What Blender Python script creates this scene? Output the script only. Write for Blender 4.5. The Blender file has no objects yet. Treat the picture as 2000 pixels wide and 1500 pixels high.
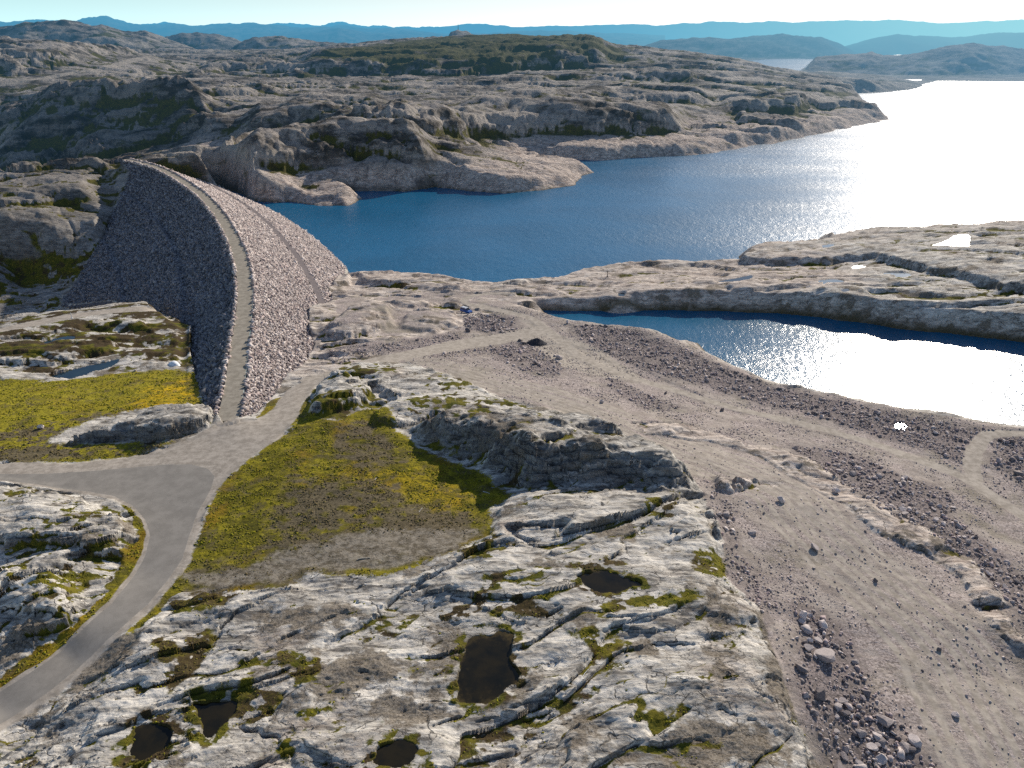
import bpy, math, random
import numpy as np
rng = np.random.default_rng(7)
random.seed(7)
F32 = np.float32

# ------------------------------------------------------------------ camera model (drone at 85 m)
H = 85.0
FPX = 1400.0
PITCH = math.radians(25.9)
CP, SP = math.cos(PITCH), math.sin(PITCH)
ZL, ZP = -26.0, -18.0            # lake level, pond level

def ray(u, v):
    du = (u - 1000.0) / FPX; dv = (750.0 - v) / FPX
    return du, CP + dv * SP, -SP + dv * CP
def on_z(u, v, z):
    a, b, c = ray(u, v); t = (z - H) / c
    return (a * t, b * t)
def on_y(u, v, y):
    a, b, c = ray(u, v); t = y / b
    return (a * t, y, H + c * t)

# ------------------------------------------------------------------ noise
_G = np.random.default_rng(11).uniform(0, 2 * np.pi, (256, 256))
_GX, _GY = np.cos(_G).astype(F32).ravel(), np.sin(_G).astype(F32).ravel()
def perlin(x, y, seed=0):
    x = np.asarray(x, F32) + F32(seed * 17.31); y = np.asarray(y, F32) + F32(seed * 9.77)
    x0 = np.floor(x); y0 = np.floor(y)
    xi = x0.astype(np.int32) & 255; yi = y0.astype(np.int32) & 255
    fx = x - x0; fy = y - y0
    u = fx * fx * fx * (fx * (fx * 6 - 15) + 10); v = fy * fy * fy * (fy * (fy * 6 - 15) + 10)
    x1 = (xi + 1) & 255; y1 = (yi + 1) & 255
    def g(a, b, dx, dy):
        k = a * 256 + b
        return _GX[k] * dx + _GY[k] * dy
    n00 = g(xi, yi, fx, fy); n10 = g(x1, yi, fx - 1, fy)
    n01 = g(xi, y1, fx, fy - 1); n11 = g(x1, y1, fx - 1, fy - 1)
    a = n00 + u * (n10 - n00); b = n01 + u * (n11 - n01)
    return (a + v * (b - a)) * F32(1.45)
def fbm(x, y, octv=4, seed=0, gain=0.5):
    s = 0; a = 1.0; f = 1.0; tot = 0
    for i in range(octv):
        s = s + a * perlin(x * F32(f), y * F32(f), seed + i * 3); tot += a; a *= gain; f *= 2.03
    return s / F32(tot ** 0.5 * 1.0)
def sstep(a, b, x):
    t = np.clip((x - a) / (b - a), 0, 1)
    return t * t * (3 - 2 * t)

# ------------------------------------------------------------------ base surface: scattered heights, radial basis
CT = []
def cz(lst):
    for u, v, z in lst:
        x, y = on_z(u, v, z); CT.append((x, y, z))
def cy(lst):
    for u, v, y in lst: CT.append(on_y(u, v, y))
def cw(lst): CT.extend(lst)
# foreground
cz([(0,1500,1),(500,1500,2),(1000,1500,2),(1500,1500,0),(1600,1500,-3),(2000,1500,-5),(-400,1500,0),(2400,1500,-6),
    (1000,1900,2),(0,1900,0),(2000,1900,-4),
    (0,1390,-1),(130,1280,-.5),(270,1120,0),(325,1000,0),(350,920,0),(200,925,-.8),(0,930,-1.5),
    (100,1080,1),(100,1200,1),(450,1000,.5),(600,1000,1),(600,900,1),(650,830,1),(800,1000,1),(900,960,0),
    (700,1200,2),(1000,1150,2.5),(1200,1050,2.5),(1320,1000,2),(1380,1150,1.5),(1450,1250,1),(1300,1300,2),(1000,1350,1.5),
    (700,1350,2),(300,1300,1.5),(200,1450,1.5),(1520,1400,0),
    (1450,1000,-2.2),(1600,1100,-3.5),(1700,1300,-4),(1900,1450,-4.5),(1400,900,-3),(1200,800,-4),(1000,740,-5),(900,710,-6),
    (1700,1000,-4.5),(1900,1200,-5),(2000,1300,-6),(1600,1300,-2.8),(1480,1120,-1.8),(1560,1220,-2.5),
    (1150,690,-11),(1300,750,-11),(1500,800,-11.5),(1700,860,-11.5),(1900,940,-11.5),(2000,1010,-11.5),(1850,1000,-8.5),(1980,1150,-8),
    (1600,900,-8),(1400,830,-8),(1250,780,-8),
    (1500,770,-13),(1800,850,-13),(1250,680,-13),(2100,900,-13),(2300,1000,-12),
    (1050,650,-12),(1000,600,-13),(910,606,-13.2),(850,590,-14),(960,575,-16),
    (700,670,-8),(800,640,-11),(880,660,-10.5),(720,600,-11),(620,740,-3.5),(560,780,-2),(500,840,0),
    (750,560,-17),(700,570,-19),(850,555,-17),
    (0,850,-3),(200,850,-2.5),(400,850,-.6),(0,760,-6),(200,770,-5.5),(380,770,-5),(0,690,-9),(200,690,-8.5),(350,680,-9),
    (0,632,-12),(200,600,-13),(350,620,-12),(60,615,-12.5),(120,604,-13),(250,588,-13.5),(300,592,-13),(0,650,-10.8),(100,630,-11.5),(-150,650,-12),(-300,660,-12),(160,615,-12),(260,605,-12.5),(320,605,-12.5),(-400,700,-8),(-300,900,-3)])
# gorge below the dam
cw([(-230,345,-55),(-330,400,-58),(-180,325,-48),(-280,365,-57),(-420,420,-52),(-260,320,-40),(-360,340,-42),(-500,380,-40),(-260,398,-56)])
# slabs between lake and pond
cz([(1150,565,-16),(1250,560,-12),(1400,562,-10.5),(1600,565,-9.5),(1800,585,-9.5),(1950,612,-9.5),(1400,538,-17),(1600,530,-15),
    (1750,505,-15),(1900,495,-14),(1950,460,-19),(1550,495,-19),(2300,600,-8),(2300,450,-16),(2300,700,-9)])
cz([(900,480,-22),(1300,430,-22),(1700,400,-22),(1100,400,-22),(600,378,-23),(1500,320,-22),(1900,250,-22)])
# far abutment and hills round the gorge
cz([(245,314,0),(300,305,2),(230,318,-1)])
cy([(400,292,585),(470,292,592),(520,308,600),(350,300,575),
    (100,350,545),(180,345,550),(230,345,560),(60,385,520),(150,400,500),(220,380,520),(200,420,465),(100,435,458),(20,440,450),(-100,430,450),
    (120,330,580),(0,345,560),(180,326,590),(60,350,600)])
cw([(-270,425,-50),(-310,438,-52),(-400,445,-50)])
cy([(650,272,658),(750,266,662),(850,277,662),(950,292,655),(1050,322,640),(1120,338,640),(700,245,760),(850,243,760),(800,225,800),
    (900,262,730),(580,290,690),(620,262,735),(960,300,720)])
cy([(420,232,800),(520,217,850),(600,215,860),(700,222,860),(450,295,735),(540,285,725),
    (100,212,900),(200,202,900),(300,202,895),(380,210,880),(100,308,842),(250,282,850),(350,272,840),(30,322,820),(0,300,850),(180,310,800),
    (0,240,905),(0,205,1000),(-300,240,900),(-300,320,800),(-300,200,1100),
    (200,172,1050),(400,160,1100),(600,160,1150),(700,182,1050),(500,187,980),(300,142,1250),(600,130,1400),(450,115,1600),(0,182,1050),
    (0,84,1330),(100,90,1380),(200,100,1420),(280,111,1480),(0,163,1080),(100,151,1130),(200,136,1210),(290,114,1380),(-300,70,1400),(-300,170,1050),
    (350,112,1700),(400,140,1350)])
cy([(760,207,842),(900,213,842),(1000,217,842),(1100,222,846),(1220,232,862),(1000,255,812),(1150,262,805),(850,250,810),(1300,242,905),(1450,238,930),(1550,235,960),(1650,231,1000),(1700,233,1050),
    (800,160,1150),(1000,165,1150),(1200,160,1200),(1400,167,1200),(1550,172,1250),(1620,195,1180),(900,190,1000),(1200,195,1020),(1400,205,1050),(1000,135,1400),(1200,126,1450),
    (1350,121,1500),(1450,126,1550),(1550,147,1500),(1250,94,1800),(1350,101,1750),(1450,117,1700),(1540,142,1650),
    (640,115,1500),(700,95,1600),(800,80,1700),(900,70,1750),(1000,68,1750),(1100,75,1700),(1180,90,1620),(620,141,1400),(800,146,1340),(1000,142,1390),(1180,112,1500),
    (900,80,2100),(500,100,1900),(300,97,2000),(600,97,1900),(1050,80,2000)])
for s in (-1.2, -.6, -.2, .2, .6, 1.2):
    for y, z in ((3000, -5 if s < .1 else -30), (6000, 0 if s < .1 else -28), (15000, 0)): CT.append((s * y, y, z))
cy([(1480,148,2150),(1560,152,2100),(1700,160,1900)]); cy([(1350,104,2200),(1250,100,2400)]); CT.append((1.0 * 1500, 1500, -15)); CT.append((1.2 * 700, 700, -15))
def smooth_line(P, n=8):
    P = np.asarray(P, float); Q = np.vstack([2 * P[0] - P[1], P, 2 * P[-1] - P[-2]]); o = []
    for i in range(1, len(Q) - 2):
        for k in range(n):
            t = k / n; a, b, c, d = Q[i-1], Q[i], Q[i+1], Q[i+2]
            o.append(.5 * ((2*b) + (c-a)*t + (2*a-5*b+4*c-d)*t*t + (3*b-a-3*c+d)*t**3))
    o.append(Q[-2]); return np.array(o)

# ------------------------------------------------------------------ dam geometry
crest_px = [(444,822),(452,790),(460,740),(466,690),(473,640),(478.5,590),(477,545),(467,495),(448,452),(421,410),(388,376),(345,347),(300,325),(245,311)]
CR = smooth_line([on_z(u, v, 0) for u, v in crest_px], 10)
CR = CR[np.append(True, np.hypot(*np.diff(CR, axis=0).T) > .05)]
_seg = np.hypot(*np.diff(CR, axis=0).T); CL = np.append(0, np.cumsum(_seg)); LT = CL[-1]
_ss = np.linspace(0, LT, 420)
CC = np.stack([np.interp(_ss, CL, CR[:, 0]), np.interp(_ss, CL, CR[:, 1])], 1)
_k = np.ones(15) / 15
CCs = np.stack([np.convolve(np.pad(CC[:, i], 7, mode='reflect', reflect_type='odd'), _k, 'valid') for i in (0, 1)], 1)
TG = np.gradient(CCs, axis=0); TG /= np.hypot(TG[:, 0], TG[:, 1])[:, None]
NM = np.stack([TG[:, 1], -TG[:, 0]], 1)     # towards the lake (right)
def dam_profile(d):                         # d>0 lake side
    d = np.asarray(d, float)
    up = np.interp(d, [0, 2.7, 3.0, 26.5, 29.5, 70, 140], [0, 0, -.1, -12.4, -13.0, -34.0, -70])
    dn = np.interp(-d, [0, 2.7, 3.0, 24, 26.5, 52, 54.5, 82, 84.5, 120], [0, 0, -.1, -15, -15.3, -33.5, -33.8, -53.5, -53.8, -80])
    return np.where(d > 0, up, dn)
def dam_d(x, y):                            # signed distance from the crest line
    x = np.asarray(x, F32); y = np.asarray(y, F32)
    best = np.full(x.shape, 1e12, F32); sg = np.zeros(x.shape, F32)
    P = CCs[::6]; N_ = NM[::6]
    for i in range(len(P) - 1):
        ax, ay = P[i]; ex, ey = P[i+1] - P[i]
        t = np.clip(((x-ax)*ex + (y-ay)*ey) / (ex*ex + ey*ey), 0, 1)
        dx, dy = x-ax-t*ex, y-ay-t*ey; d2 = dx*dx + dy*dy
        m = d2 < best; best = np.where(m, d2, best)
        sg = np.where(m, np.sign(dx*N_[i][0] + dy*N_[i][1]), sg)
    return np.sqrt(best) * sg
def on_dam(u, v):
    a, b, c = ray(u, v); prev = None
    for t in np.arange(120, 800, 1.0):
        p = (a*t, b*t, H + c*t)
        if p[2] < 1 and p[2] <= float(dam_profile(dam_d(p[0], p[1]))): return (p[0], p[1])
    return (a*t, b*t)
dz_px = [on_dam(*p) for p in [(455,823),(500,815),(530,780),(560,735),(590,715),(615,680),(602,640),(604,605),(650,592),(640,565),(664,545),(671,533)]]
dzl_px = [on_dam(*p) for p in [(243,314),(255,335),(238,380),(215,430),(198,470),(180,500),(150,550),(122,588)]]
DZ = np.array(dz_px + [tuple(CCs[200] + NM[200]*62), tuple(CCs[330] + NM[330]*60), tuple(CCs[385] + NM[385]*30), tuple(CCs[419] + NM[419]*4)]
     + dzl_px
     + [(-205,350),(-165,305)] + [on_z(*p) for p in [(374,640,-11),(372,690,-9),(385,740,-7),(398,785,-4),(425,812,-1.5),(436,826,0)]])
for p in dz_px + dzl_px:
    CT.append((p[0], p[1], float(dam_profile(dam_d(p[0], p[1]))) + .3))
CTA = np.array(CT, float)
def _sl(x, y): return x / y, np.log(y)
_cs, _cl = _sl(CTA[:, 0], CTA[:, 1])
_D = np.hypot(_cs[:, None] - _cs[None], _cl[:, None] - _cl[None])
_n = len(CTA)
_A = np.zeros((_n + 1, _n + 1)); _A[:_n, :_n] = _D + np.eye(_n) * 1e-4; _A[_n, :_n] = 1; _A[:_n, _n] = 1
_W = np.linalg.solve(_A, np.append(CTA[:, 2], 0))
def base(x, y):
    x = np.atleast_1d(np.asarray(x, float)); y = np.atleast_1d(np.asarray(y, float))
    s, l = _sl(x, y); o = np.empty(s.shape)
    for i in range(0, len(s), 20000):
        d = np.hypot(s[i:i+20000, None] - _cs[None], l[i:i+20000, None] - _cl[None])
        o[i:i+20000] = d @ _W[:_n] + _W[_n]
    return o
_TT = np.geomspace(55, 3200, 900)
def gp(u, v, dz=0):                       # the point of the ground seen at a photo pixel
    a, b, c = ray(u, v)
    t = _TT; hit = (H + c * t) <= base(a * t, b * t) + dz
    if not hit.any(): return on_z(u, v, -4.0) if c < -.05 else (a * 1500, b * 1500)
    k = max(int(np.argmax(hit)), 1)
    t = np.linspace(t[k - 1], t[k], 12); hit = (H + c * t) <= base(a * t, b * t) + dz; k = int(np.argmax(hit)) if hit.any() else 11
    return (a * t[k], b * t[k])
def gpoly(pts, dz=0): return np.array([gp(u, v, dz) for u, v in pts])
def zpoly(pts, z): return np.array([on_z(u, v, z) for u, v in pts])

# ------------------------------------------------------------------ grid
NC = 1800
S = np.linspace(-1.55, 1.55, NC)
ys = [36.0]
while ys[-1] < 17000:
    y = ys[-1]
    k = .0042 if y < 2600 else .009
    ys.append(y + min((y * y + 4000) / (H * 717) * 1.0, k * y))
YR = np.array(ys); NR = len(YR)
X = (YR[:, None] * S[None]).astype(F32); Y = np.repeat(YR[:, None], NC, 1).astype(F32)
_ci = np.linspace(0, NR - 1, 300); _cj = np.linspace(0, NC - 1, 260)
def coarse_to_fine(C):
    ri = np.interp(np.arange(NR), _ci, np.arange(300)); r0 = np.minimum(ri.astype(int), 298); rf = (ri - r0)[:, None]
    R = C[r0] * (1 - rf) + C[r0 + 1] * rf
    cj = np.interp(np.arange(NC), _cj, np.arange(260)); c0 = np.minimum(cj.astype(int), 258); cf = (cj - c0)[None]
    return (R[:, c0] * (1 - cf) + R[:, c0 + 1] * cf).astype(F32)
_yr = np.interp(_ci, np.arange(NR), YR); _sc = np.interp(_cj, np.arange(NC), S)
_YY = np.repeat(_yr[:, None], 260, 1); _XX = _YY * _sc[None]
Z = coarse_to_fine(base(_XX.ravel(), _YY.ravel()).reshape(300, 260))

def sdf_pts(P, x, y):                     # signed distance, positive inside
    P = np.asarray(P, F32); n = len(P)
    d2 = np.full(x.shape, 1e12, F32); ins = np.zeros(x.shape, bool)
    for i in range(n):
        ax, ay = P[i]; bx, by = P[(i + 1) % n]
        ex, ey = bx - ax, by - ay
        t = np.clip(((x - ax) * ex + (y - ay) * ey) / (ex * ex + ey * ey + 1e-9), 0, 1)
        d2 = np.minimum(d2, (x - ax - t * ex) ** 2 + (y - ay - t * ey) ** 2)
        if ay != by:
            c = ((ay > y) != (by > y)) & (x < ex * (y - ay) / ey + ax)
            ins ^= c
    d = np.sqrt(d2)
    return np.where(ins, d, -d)
def region(P, m):
    P = np.asarray(P); y0, y1 = P[:, 1].min() - m, P[:, 1].max() + m
    r0 = max(np.searchsorted(YR, y0) - 1, 0); r1 = min(np.searchsorted(YR, y1) + 1, NR)
    yy0 = max(YR[r0], 1)
    sx0 = min((P[:, 0].min() - m) / yy0, (P[:, 0].min() - m) / max(y1, 1)); sx1 = max((P[:, 0].max() + m) / yy0, (P[:, 0].max() + m) / max(y1, 1))
    c0 = max(np.searchsorted(S, sx0) - 1, 0); c1 = min(np.searchsorted(S, sx1) + 1, NC)
    return slice(r0, r1), slice(c0, c1)
def sdf(P, m=30):
    out = np.full((NR, NC), -1e6, F32)
    a, b = region(P, m)
    if a.stop > a.start and b.stop > b.start: out[a, b] = sdf_pts(P, X[a, b], Y[a, b])
    return out
def line_dist(P, m=20):
    out = np.full((NR, NC), 1e6, F32); a, b = region(P, m); x, y = X[a, b], Y[a, b]
    d2 = np.full(x.shape, 1e12, F32)
    for i in range(len(P) - 1):
        ax, ay = P[i]; ex, ey = P[i + 1][0] - ax, P[i + 1][1] - ay
        t = np.clip(((x - ax) * ex + (y - ay) * ey) / (ex * ex + ey * ey + 1e-9), 0, 1)
        d2 = np.minimum(d2, (x - ax - t * ex) ** 2 + (y - ay - t * ey) ** 2)
    out[a, b] = np.sqrt(d2); return out
# ------------------------------------------------------------------ jitter noises used for outlines (metre scale grows with distance)
JW = np.where(Y < 500, 1.0, Y / 500).astype(F32)
jn = fbm(X / 14, Y / 14, 4, 31) * sstep(700, 400, Y) + fbm(X / 70, Y / 70, 4, 33) * 4 * sstep(400, 700, Y)
jf = fbm(X / 3.0, Y / 3.0, 3, 35) * sstep(400, 150, Y)

# ---- dam footprint on the grid
SD_D = sdf(DZ, 40)
# carve the first ten metres of lake side and valley side to the dam surface
_a, _b = region(DZ, 40)
DD = np.full((NR, NC), 1e3, F32); DD[_a, _b] = dam_d(X[_a, _b], Y[_a, _b])
ZD = dam_profile(DD).astype(F32)

# ------------------------------------------------------------------ lakes
LAKE = zpoly([(440,384),(490,393),(540,396),(570,393),(620,402),(680,402),(708,388),(690,378),(650,374),(700,372),(790,376),(850,366),(930,373),(985,378),(1060,372),(1120,361),(1162,337),
    (1130,327),(1075,318),(1030,312),(1100,311),(1180,312),(1300,306),(1400,296),(1480,285),(1570,268),(1660,249),(1738,233),(1715,220),(1690,206),(1668,195),(1645,183),
    (1720,181),(1795,173),(1805,166),(1830,158),(2000,160),(2200,160),(2600,150),(2900,300),(2900,440),(2300,445),(2000,449),(1985,444),(1920,444),(1850,458),(1760,459),(1700,457),(1670,473),(1560,484),(1480,486),(1440,500),(1448,513),(1430,524),
    (1350,530),(1250,533),(1180,536),(1120,548),(1090,560),(1040,570),(960,572),(900,563),(850,551),(760,544),(700,538),(670,533),(640,505),(600,480),(540,435),(490,405)], ZL)
# keep the lake shore along the dam true to its upstream face
_dl = np.array([tuple(CCs[i] + NM[i] * 54.6) for i in range(95, 400, 15)])
_dl = _dl[_dl[:, 1] > on_dam(670, 531)[1] + 8]
LAKE = np.vstack([LAKE[:-5], [on_dam(670, 531)], _dl])
FAR1 = zpoly([(1465,119),(1500,116),(1560,115),(1595,116),(1580,124),(1568,134),(1555,140),(1530,143),(1500,135)], ZL)
FAR2 = zpoly([(1672,149),(1700,147),(1716,150),(1700,153),(1715,154),(1800,155),(1806,157),(1760,159),(1700,157)], ZL)
FAR3 = zpoly([(1743,108),(1755,106),(1770,108),(1765,111),(1750,111)], ZL)
POND = zpoly([(1056,606),(1120,607),(1200,607),(1290,606),(1400,607),(1500,611),(1600,619),(1700,632),(1750,641),(1850,651),(2000,668),(2300,715),(2600,760),(2600,980),(2300,900),(2000,834),(1950,828),(1900,821),
    (1850,809),(1760,799),(1700,786),(1600,769),(1500,743),(1440,717),(1400,698),(1375,683),(1362,670),(1330,668),(1300,652),(1240,640),(1180,640),(1130,632),(1080,617)], ZP)
dL = sdf(LAKE, 200)
dL = np.where(dL > -1e5, dL, -1e6)
for P in (FAR1, FAR2, FAR3): dL = np.maximum(dL, sdf(P, 250))
dL = -dL + jn * np.where(Y < 450, 1.2, 3.0) + jf * .5       # >0 on land
dL = np.where(np.abs(DD) < 75, np.where(SD_D > -6, dL - jn * 1.2 - jf * .5, dL), dL)
dP = -sdf(POND, 60) + jn * .9 + jf * .4

# ------------------------------------------------------------------ masks
def msk(P, w=2.0, j=1.5, dz=0, raw=False, fine=1.0):
    W_ = P if raw else gpoly(P, dz)
    return sstep(-w, w, sdf(W_, 25) + (jn * j + jf * fine) * .8).astype(F32)
asph_o = [(-500,905),(0,929),(93,928),(187,922),(261,916),(327,910),(373,910),(405,918),(420,932),(412,959),(386,1005),(371,1047),(357,1094),(329,1136),(291,1183),(235,1234),(177,1287),(93,1357),(0,1418),(-160,1520),(-300,1620),
          (-460,1560),(-160,1450),(0,1356),(84,1303),(154,1243),(219,1183),(261,1131),(285,1089),(294,1047),(285,1019),(261,991),(224,973),(177,963),(117,956),(47,946),(0,941),(-500,922)]
ASP = msk(asph_o, .25, .10, fine=.12)
ASP_soft = msk(asph_o, 5.0, 0, fine=0)
dirt = [(-500,885),(0,906),(150,906),(280,888),(370,862),(415,835),(435,822),(500,824),(532,800),(560,764),(598,743),(640,733),(700,708),(800,688),(900,667),(1000,653),(1050,640),(1075,655),(1010,667),(920,682),(850,694),(760,712),(690,728),
        (640,744),(612,760),(592,790),(577,825),(545,858),(500,888),(455,925),(430,950),(405,1000),(388,1045),(374,1094),(346,1136),(309,1183),(255,1234),(195,1287),(110,1360),(10,1425),(-150,1530),(-500,1500)]
INNER = msk([(-800,955),(0,948),(47,952),(117,963),(177,970),(224,980),(254,995),(277,1020),(286,1047),(277,1087),(254,1127),(214,1178),(149,1238),(80,1298),(-4,1350),(-164,1450),(-460,1560),(-900,1500)], .5, .2, fine=.3)
DRT = msk(dirt, 1.3, .6, fine=.8) * (1 - INNER)
TR2 = smooth_line(gpoly([(935,598),(990,612),(1040,626),(1085,660),(1130,695),(1200,727),(1300,760),(1400,790),(1500,815),(1600,840),(1700,868),(1800,903),(1880,935),(1950,980),(2020,1025),(2150,1110)]), 5)
TR2b = smooth_line(gpoly([(1900,940),(1898,900),(1915,865),(1940,850),(2000,850),(2100,855)]), 5)
TR3 = smooth_line(np.array([on_z(u, v, z) for u, v, z in [(-400,705,-9.5),(-100,664,-10.5),(0,650,-11),(80,635,-11.5),(150,622,-12),(220,613,-12.3),(270,609,-12.5),(310,607,-12.7)]]), 5)
TR5 = smooth_line(gpoly([(990,612),(935,603),(908,592),(915,583),(950,577),(1000,576)]), 5)
TRY = smooth_line(gpoly([(600,742),(640,733),(700,712),(800,690),(900,668),(1000,655),(1050,645)]), 5)
YARDL = smooth_line(gpoly([(820,715),(950,750),(1100,790),(1250,850),(1380,900),(1520,960),(1570,1010),(1640,1080),(1750,1180),(1850,1280),(1900,1380),(1960,1500)]), 5)
d2, d2b, d3, d5, dY, dYd = line_dist(TR2), line_dist(TR2b), line_dist(TR3), line_dist(TR5), line_dist(TRY), line_dist(YARDL, 40)
TRK = np.maximum.reduce([sstep(2.6, 1.6, d2 + jf * .5), sstep(2.6, 1.6, d2b + jf * .5), sstep(5.2, 3.6, d3 + jf * .6), sstep(2.2, 1.3, d5 + jf * .4), sstep(2.6, 1.8, dY + jf * .3)]).astype(F32)
JNC = msk([(1000,618),(1060,640),(1120,668),(1185,690),(1260,742),(1200,745),(1140,730),(1085,715),(1050,690),(1000,664),(930,672),(960,655),(1030,640)], 2.5, 1.5)
YRD = np.maximum(sstep(16, 7, dYd + jn * 2.5), msk([(780,712),(870,715),(960,735),(1100,770),(1200,800),(1300,850),(1290,885),(1110,818),(990,780),(880,745)], 3, 2))
TR4 = np.array([on_y(u, v, y)[:2] for u, v, y in [(-200,180,1050),(0,163,1080),(60,156,1105),(100,151,1130),(200,136,1210),(260,124,1330),(290,114,1400)]])
d4 = line_dist(TR4, 60)
TK4 = sstep(11, 7, d4).astype(F32)
grav = [(590,745),(640,730),(760,705),(740,690),(690,690),(660,680),(720,670),(860,655),(905,640),(905,625),(950,618),(990,600),(1060,606),(1080,617),(1130,630),(1240,638),(1300,650),(1370,683),(1500,748),(1700,790),(2000,838),(2500,950),(2500,1650),(1680,1620),
        (1600,1500),(1560,1400),(1525,1300),(1490,1200),(1425,1130),(1395,1020),(1368,965),(1300,885),(1110,812),(960,770),(860,732),(800,708),(700,722),(600,748)]
GRV = msk(grav, 1.5, 1.2)
grav2 = [(560,740),(600,700),(625,670),(640,655),(700,665),(800,655),(900,640),(905,620),(960,605),(1000,600),(1060,606),(1090,590),(1040,580),(960,578),(900,572),(820,572),(740,575),(680,580),(655,590),(660,640),(610,660),(600,700)]
GR2 = msk(grav2, 2, 2) * sstep(-.25, .35, fbm(X/16, Y/9, 4, 61) + .1)
PINK = sstep(-2, 18, dL) * 0 + msk([(560,740),(610,600),(640,540),(700,530),(960,570),(1200,525),(1400,520),(1600,500),(1700,560),(1400,580),(1060,600),(960,620),(1000,660),(700,720)], 10, 4)
strip = [(1236,826),(1330,828),(1480,875),(1600,915),(1720,985),(1830,1050),(1900,1095),(1960,1190),(2020,1270),(2100,1400),(2000,1310),(1925,1225),(1870,1135),(1800,1085),(1690,1030),(1610,970),(1500,905),(1380,865),(1262,852)]
STR = msk(strip, 2.0, 2.5) * sstep(-.55, -.1, fbm(X/6, Y/6, 4, 71) + .15)
ptch = msk([(1395,935),(1450,940),(1530,945),(1490,962),(1420,965),(1395,955)], 1, 1.5) * sstep(-.3,.1, fbm(X/3, Y/3, 3, 73))
STR = np.maximum(STR, ptch)
field = [(588,800),(612,818),(660,822),(700,806),(740,800),(760,822),(785,850),(850,895),(930,922),(975,945),(1005,962),(990,985),(960,1000),(950,1050),(900,1075),(820,1110),(760,1130),(700,1135),(600,1125),(560,1150),(480,1160),(400,1150),(340,1165),
         (300,1215),(255,1245),(300,1190),(340,1140),(368,1095),(385,1045),(402,1000),(428,955),(452,928),(500,890),(548,855),(578,828)]
GRS = msk(field, 3.2, 2.2)
mead = [(-500,715),(0,742),(100,743),(180,733),(250,726),(330,722),(390,730),(402,790),(370,795),(320,790),(250,800),(190,815),(130,840),(100,862),(200,868),(320,868),(360,868),(280,886),(150,903),(0,904),(-500,895)]
MED = msk(mead, 3.5, 2.5)
verge = [(176,958),(224,968),(263,986),(290,1016),(299,1047),(290,1089),(266,1131),(224,1183),(159,1243),(89,1303),(5,1356),(-150,1440),(-150,1410),(0,1325),(80,1272),(150,1220),(205,1165),(230,1120),(245,1080),(272,1050),(262,1015),(235,985)]
VRG = msk(verge, .8, .8)
verge2 = [(355,1100),(330,1150),(290,1195),(250,1240),(280,1235),(330,1180),(380,1150)]
VRG = np.maximum(VRG, msk(verge2, 1, 1))
VRG = np.maximum(VRG, msk([(500,820),(520,790),(560,768),(590,752),(560,790),(530,812)], 1, 1) * .8)
VRG = np.maximum(VRG, msk([(600,770),(585,800),(560,840),(590,825),(612,800)], .8, .6))
GRA = np.maximum.reduce([GRS, MED, VRG])
OUTC = []      # footprint, height, edge width
def outc(P, h, w, jit=1.0, dz=0, raw=False): OUTC.append((P if raw else gpoly(P, dz), h, w, jit))

# ------------------------------------------------------------------ relief
def ledge(x, y, L, th, warp, seed, steep=.16, strl=4.0):
    c, s = math.cos(th), math.sin(th)
    a = -x * F32(s) + y * F32(c); b = x * F32(c) + y * F32(s)       # a across strike (away from the camera), b along
    w = fbm(b / F32(L * strl), a / F32(L * 1.3), 4, seed, .55)
    p = a / F32(L) + w * F32(warp)
    i = np.floor(p); f = p - i
    amp = .35 + .65 * sstep(-.35, .45, perlin(b / F32(L * 2.2) + i * F32(3.7), i * F32(1.3), seed + 9))
    prof = np.where(f < steep, sstep(0, steep, f), 1 - sstep(steep, 1.0, f))
    return (prof - .5) * amp, f, amp
rock = np.clip(1 - np.maximum.reduce([GRA * .92, np.maximum(GRV, GR2 * .7) * (1 - STR), ASP, DRT, TRK, JNC, YRD * (1 - STR) * GRV]), 0, 1)
z0 = Z.copy()
near = sstep(620, 380, Y)
mid = 1 - near
res = (YR[:, None] * .0042).astype(F32)
R = np.zeros_like(Z)
wx = fbm(X / 60, Y / 60, 3, 41) * 14; wy = fbm(X / 60, Y / 60, 3, 43) * 10
wx2 = fbm(X / 9, Y / 9, 3, 45) * 2.2; wy2 = fbm(X / 9, Y / 9, 3, 47) * 2.0
FOOT = np.zeros_like(Z)
# near rows
rn = slice(0, int(np.searchsorted(YR, 640)))
xn, yn = X[rn] + wx[rn], Y[rn] + wy[rn]
xf, yf = X[rn] + wx2[rn] + wx[rn] * .3, Y[rn] + wy2[rn] + wy[rn] * .3
fA = sstep(230, 130, Y[rn]); th1 = .42
nr = 0
for L, A, seed, stp, src in ((30, 1.9, 101, .10, 0), (12, .62, 103, .12, 0), (4.6, .13, 105, .2, 1), (2.0, .05, 107, .25, 1)):
    fad = 1.0 if L > 8 else sstep(L * 70, L * 35, Y[rn])
    xx, yy = (xn, yn) if src == 0 else (xf, yf)
    l1, f1, a1 = ledge(xx, yy, L, th1, 1.7, seed, stp); l2, f2, a2 = ledge(xx, yy, L, .06, 1.5, seed + 50, stp)
    l = l1 * fA + l2 * (1 - fA); f_ = f1 * fA + f2 * (1 - fA); a_ = a1 * fA + a2 * (1 - fA)
    nr = nr + l * A * fad
    if L > 4: FOOT[rn] = np.maximum(FOOT[rn], sstep(.72, .98, f_) * a_ * (1 if L > 8 else .7))
nr = nr + fbm(X[rn] / 22, Y[rn] / 14, 6, 111, .55) * 1.3 + fbm(X[rn] / 2.5, Y[rn] / 2.0, 4, 113, .6) * .10 * sstep(260, 120, Y[rn])
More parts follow.
